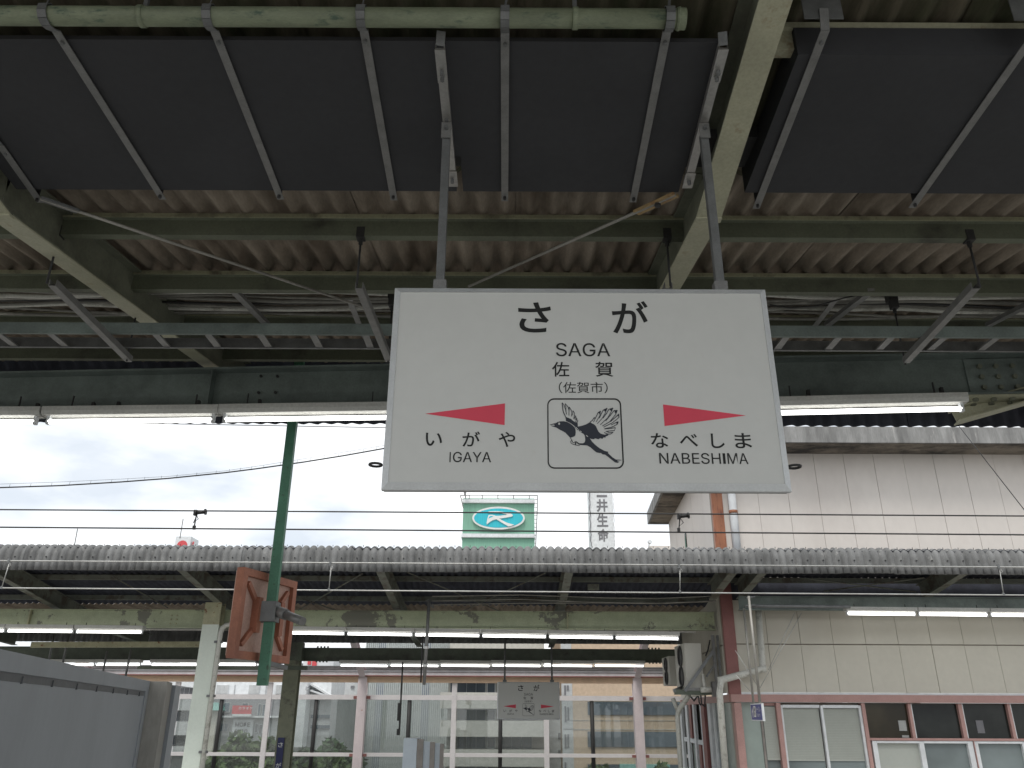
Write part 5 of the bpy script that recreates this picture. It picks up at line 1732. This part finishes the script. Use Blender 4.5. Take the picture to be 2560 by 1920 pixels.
# ------------------------------------------------------------------ roof signs above the far eave
# green tower with the oval emblem
YG = 70.0
def G(a, b, dy=0.0):
    return aY(1150 + a / 11.06, 1220 + b / 11.06, YG - dy)
gt = thing('green_sign_tower', 'sage green rooftop sign tower with turquoise oval R emblem and white bands', 'sign tower', (G(1065, 1600).x, YG + 2, GZ))
xa, xb = (G(90, 300).x + G(60, 1600).x) / 2, G(2058, 800).x
MB().box((xa, YG, GZ), (xb, YG + 5, G(1000, 285).z)).build('tower_body', m_gtower, gt)
for y0, y1 in ((322, 384), (388, 428), (1275, 1330), (1334, 1382)):
    MB().box((xa - 0.08, YG - 0.22 - (0.06 if y0 in (388, 1334) else 0), G(1000, y1).z), (xb + 0.04, YG + 5.05, G(1000, y0).z)).build('white_band', m_bwhite, gt)
def disc(rx, ry, n=40):
    return [(1066 + rx * math.cos(2 * math.pi * i / n), 830 + ry * math.sin(2 * math.pi * i / n)) for i in range(n)]
def plate(polys, dy, th, name, mat, par):
    mb = MB()
    for pl in polys:
        mb.poly([G(a, b, dy) for a, b in pl], (0, th, 0))
    return mb.build(name, mat, par)
em = plate([disc(728, 316)], 0.30, 0.25, 'oval_rim', m_white, gt)
plate([disc(678, 266)], 0.32, 0.015, 'oval_board', m_cyan, em)
plate([[(755, 680), (790, 650), (900, 640), (1050, 640), (1250, 665), (1380, 695), (1450, 735), (1462, 765), (1430, 790), (1300, 815), (1150, 838), (1085, 842), (1180, 900), (1300, 960), (1492, 1012), (1420, 1046), (1340, 1062), (1180, 970), (1005, 862), (900, 892), (820, 940), (742, 1008), (735, 960), (755, 850), (790, 745), (870, 738), (940, 750), (990, 772), (1120, 765), (1260, 748), (1310, 728), (1150, 702), (950, 688)]], 0.42, 0.09, 'emblem_letter', m_white, em)
plate([[(790, 842), (805, 800), (852, 768), (930, 782), (860, 812)]], 0.425, 0.004, 'emblem_counter', m_cyan, em)
def grail(pts, r, name):
    MB().tube([G(a, b, 0.8) for a, b in pts], r, 5).build(name, m_galv, gt)
grail([(90, 560), (10, 210), (300, 195), (1050, 195), (2140, 205), (2140, 560), (2090, 1640)], 0.045, 'guard_rail')
for x in (255, 615, 1048, 1482, 1915):
    grail([(x, 200), (x, 300)], 0.045, 'guard_post')
for i in range(13):
    y = 315 + i * 110
    grail([(2062, y), (2145 - i * 3.5, y)], 0.03, 'ladder_rung')
for y in (300, 430):
    grail([(95, y), (15 + (y - 200) * 0.2, y)], 0.03, 'ladder_rung')
grail([(115, -160), (125, 200)], 0.05, 'mast')
grail([(160, -160), (150, 290)], 0.06, 'mast')
# white tower with upright black lettering
YW = 60.0
wt = thing('white_sign_tower', 'white upright rooftop sign with bold black characters beside the green tower', 'sign tower', (aY(1505, 1300, YW).x, YW, GZ))
xa, xb = aY(1475, 1300, YW).x, aY(1534, 1300, YW).x
wb = MB().box((xa, YW, GZ), (xb, YW + 1.6, aY(1500, 1170, YW).z)).build('sign_board', m_bwhite, wt)
mb = MB()
pp = [aY(1473 + 1.2 * math.sin(i * 1.7) + i * 0.22, 1225 + i * 7, YW - 0.1) for i in range(21)]
mb.tube(pp, 0.035, 5)
mb.build('edge_tube', m_bdark, wt)
mb = MB()
pp = [aY(1533 + 1.0 * math.sin(i * 1.9) + i * 0.22, 1225 + i * 7, YW - 0.1) for i in range(21)]
mb.tube(pp, 0.02, 5)
mb.build('edge_tube', m_bgrey, wt)
for s, x0, y0, x1, y1 in (('三', 1491, 1211, 1517, 1243), ('井', 1491, 1248, 1519, 1280), ('生', 1492, 1284, 1520, 1317), ('命', 1494, 1322, 1522, 1354)):
    letter_px(s, x0, y0, x1, y1, YW, m_bdark, wb, 0.03, 0.02)
# small white rooftop box with red disc
YR = 62.0
rbx = thing('rooftop_sign_box', 'small white rooftop sign box with a red disc peeping over the corrugated eave, left', 'rooftop sign', (aY(465, 1360, YR).x, YR, GZ))
a, b = aY(439, 1350, YR), aY(477, 1350, YR)
MB().box((a.x, YR, GZ), (b.x, YR + 1.6, aY(455, 1341, YR).z)).build('sign_board', m_bwhite, rbx)
mb = MB()
c = aY(455, 1364, YR - 0.03)
rr_ = (aY(468, 1360, YR).x - aY(442, 1360, YR).x) / 2
mb.poly([c + Vector((rr_ * math.cos(2 * math.pi * i / 24), 0, rr_ * math.sin(2 * math.pi * i / 24))) for i in range(24)], (0, 0.02, 0))
mb.build('red_disc', m_redsign, rbx)
e = aY(491, 1349, YR + 0.8)
MB().poly([(b.x + 0.002, YR, GZ), (e.x, YR + 1.0, GZ), (e.x, YR + 1.0, e.z), (b.x + 0.002, YR, aY(477, 1341, YR).z)], (0.0, 0.3, 0)).build('side_board', m_bwhite, rbx)
MB().poly([aY(480, 1362, YR - 0.02), aY(484, 1362, YR + 0.3), aY(486, 1356, YR + 0.35), aY(484, 1353, YR + 0.3), aY(481, 1356, YR)], (0, 0.01, 0)).build('red_mark', m_redsign, rbx)
tag(MB().tube([aY(458, 1297, YR), aY(450, 1345, YR)], 0.04, 5).build('antenna_mast', m_galv), 'thin antenna mast above the red disc sign box', 'antenna')
tag(MB().tube([aY(194, 1322, YR), aY(184, 1375, YR)], 0.04, 5).build('antenna_mast', m_galv), 'thin leaning antenna mast above the far eave at the left', 'antenna')
ds = thing('satellite_dish', 'tiny satellite dish on a low pinkish roof above the eave, near the building corner', 'satellite dish', aY(1622, 1365, 40))
c = aY(1623, 1356, 40)
mb = MB()
mb.tube([c, c + Vector((0.03, -0.06, 0.02)), c + Vector((0.04, -0.08, 0.025))], 0.11, 12)
mb.build('dish', m_bwhite, ds, True)
MB().tube([c, aY(1620, 1385, 40)], 0.02, 5).build('dish_post', m_galv, ds)
B = Bld('low_roof_building', 'low pinkish rooftop just showing over the eave beside the satellite dish', 41, 1624, 1690, 1364, 5, m_pinkw, 1364)

# ------------------------------------------------------------------ trees in front of the town
def tree(label, px, ytop, Y, rad, n, leafm, seed):
    r = random.Random(seed)
    top = aY(px, ytop, Y)
    base = Vector((top.x, Y, GZ))
    t = thing('street_tree', label, 'tree', base, 'trees behind the windscreen')
    H = top.z - GZ
    tr = MB()
    tr.tube([base, base + Vector((0.05, 0, H * 0.3)), base + Vector((-0.05, 0.05, H * 0.62))], 0.14, 8)
    for k in range(6):
        an = k * 1.05 + r.random()
        s = base + Vector((0, 0, H * (0.33 + 0.05 * k)))
        tr.tube([s, s + Vector((math.cos(an) * rad * 0.35, math.sin(an) * rad * 0.35, H * 0.14)), s + Vector((math.cos(an) * rad * 0.7, math.sin(an) * rad * 0.7, H * 0.24))], 0.05, 5)
    tr.build('trunk', m_bark, t)
    cl = []
    rv = H * 0.24
    cz = top.z - rv
    for k in range(34):
        u = Vector((r.gauss(0, 1), r.gauss(0, 1), abs(r.gauss(0, 1)) if k % 4 else -abs(r.gauss(0, 1)))).normalized() * r.random() ** 0.3
        q = rad * r.uniform(0.26, 0.42)
        cl.append((Vector((base.x + u.x * rad * 0.9, Y + u.y * rad * 0.8, cz + u.z * (rv - q * 0.75))), q))
    cr = MB()
    for i in range(n):
        c, s = cl[i % len(cl)]
        u = Vector((r.gauss(0, 1), r.gauss(0, 1), r.gauss(0, 1))).normalized() * s * r.uniform(0.55, 1.0)
        p = c + u
        if p.z > top.z + 0.05:
            continue
        a = Vector((r.gauss(0, 1), r.gauss(0, 1), r.gauss(0, 0.7))).normalized()
        b = a.cross(Vector((r.gauss(0, 1), r.gauss(0, 1), r.gauss(0, 1)))).normalized()
        L, W = r.uniform(0.10, 0.19), r.uniform(0.05, 0.10)
        cr.add([p - a * L, p + b * W, p + a * L, p - b * W], [(0, 1, 2, 3)])
    cr.build('crown', leafm, t)
    return t


tree('round green tree below the MODE BLDG. lettering', 612, 1826, 30, 1.55, 6500, m_leaf, 1)
tree('green tree just left of the olive rear column, behind the glass', 672, 1832, 31, 1.1, 4500, m_leaf2, 2)
tree('dark green tree just right of the olive rear column', 735, 1852, 32, 1.2, 4500, m_leaf2, 3)
tree('taller dark tree beside the grey building with strip windows', 850, 1838, 33, 1.1, 4500, m_leaf2, 4)
tree('light green tree low between two black pipes left of pink post', 800, 1872, 29, 1.4, 4500, m_leaf, 5)
tree('small light green tree at the bottom in front of the tan office building', 1480, 1898, 30, 0.9, 2000, m_leaf, 6)
tree('small light green tree at the bottom beside the right pink post', 1660, 1902, 30, 0.6, 1400, m_leaf, 7)
tree('light green shrub-like tree at the foot of the grey balcony building', 440, 1890, 29, 0.8, 1800, m_leaf, 8)
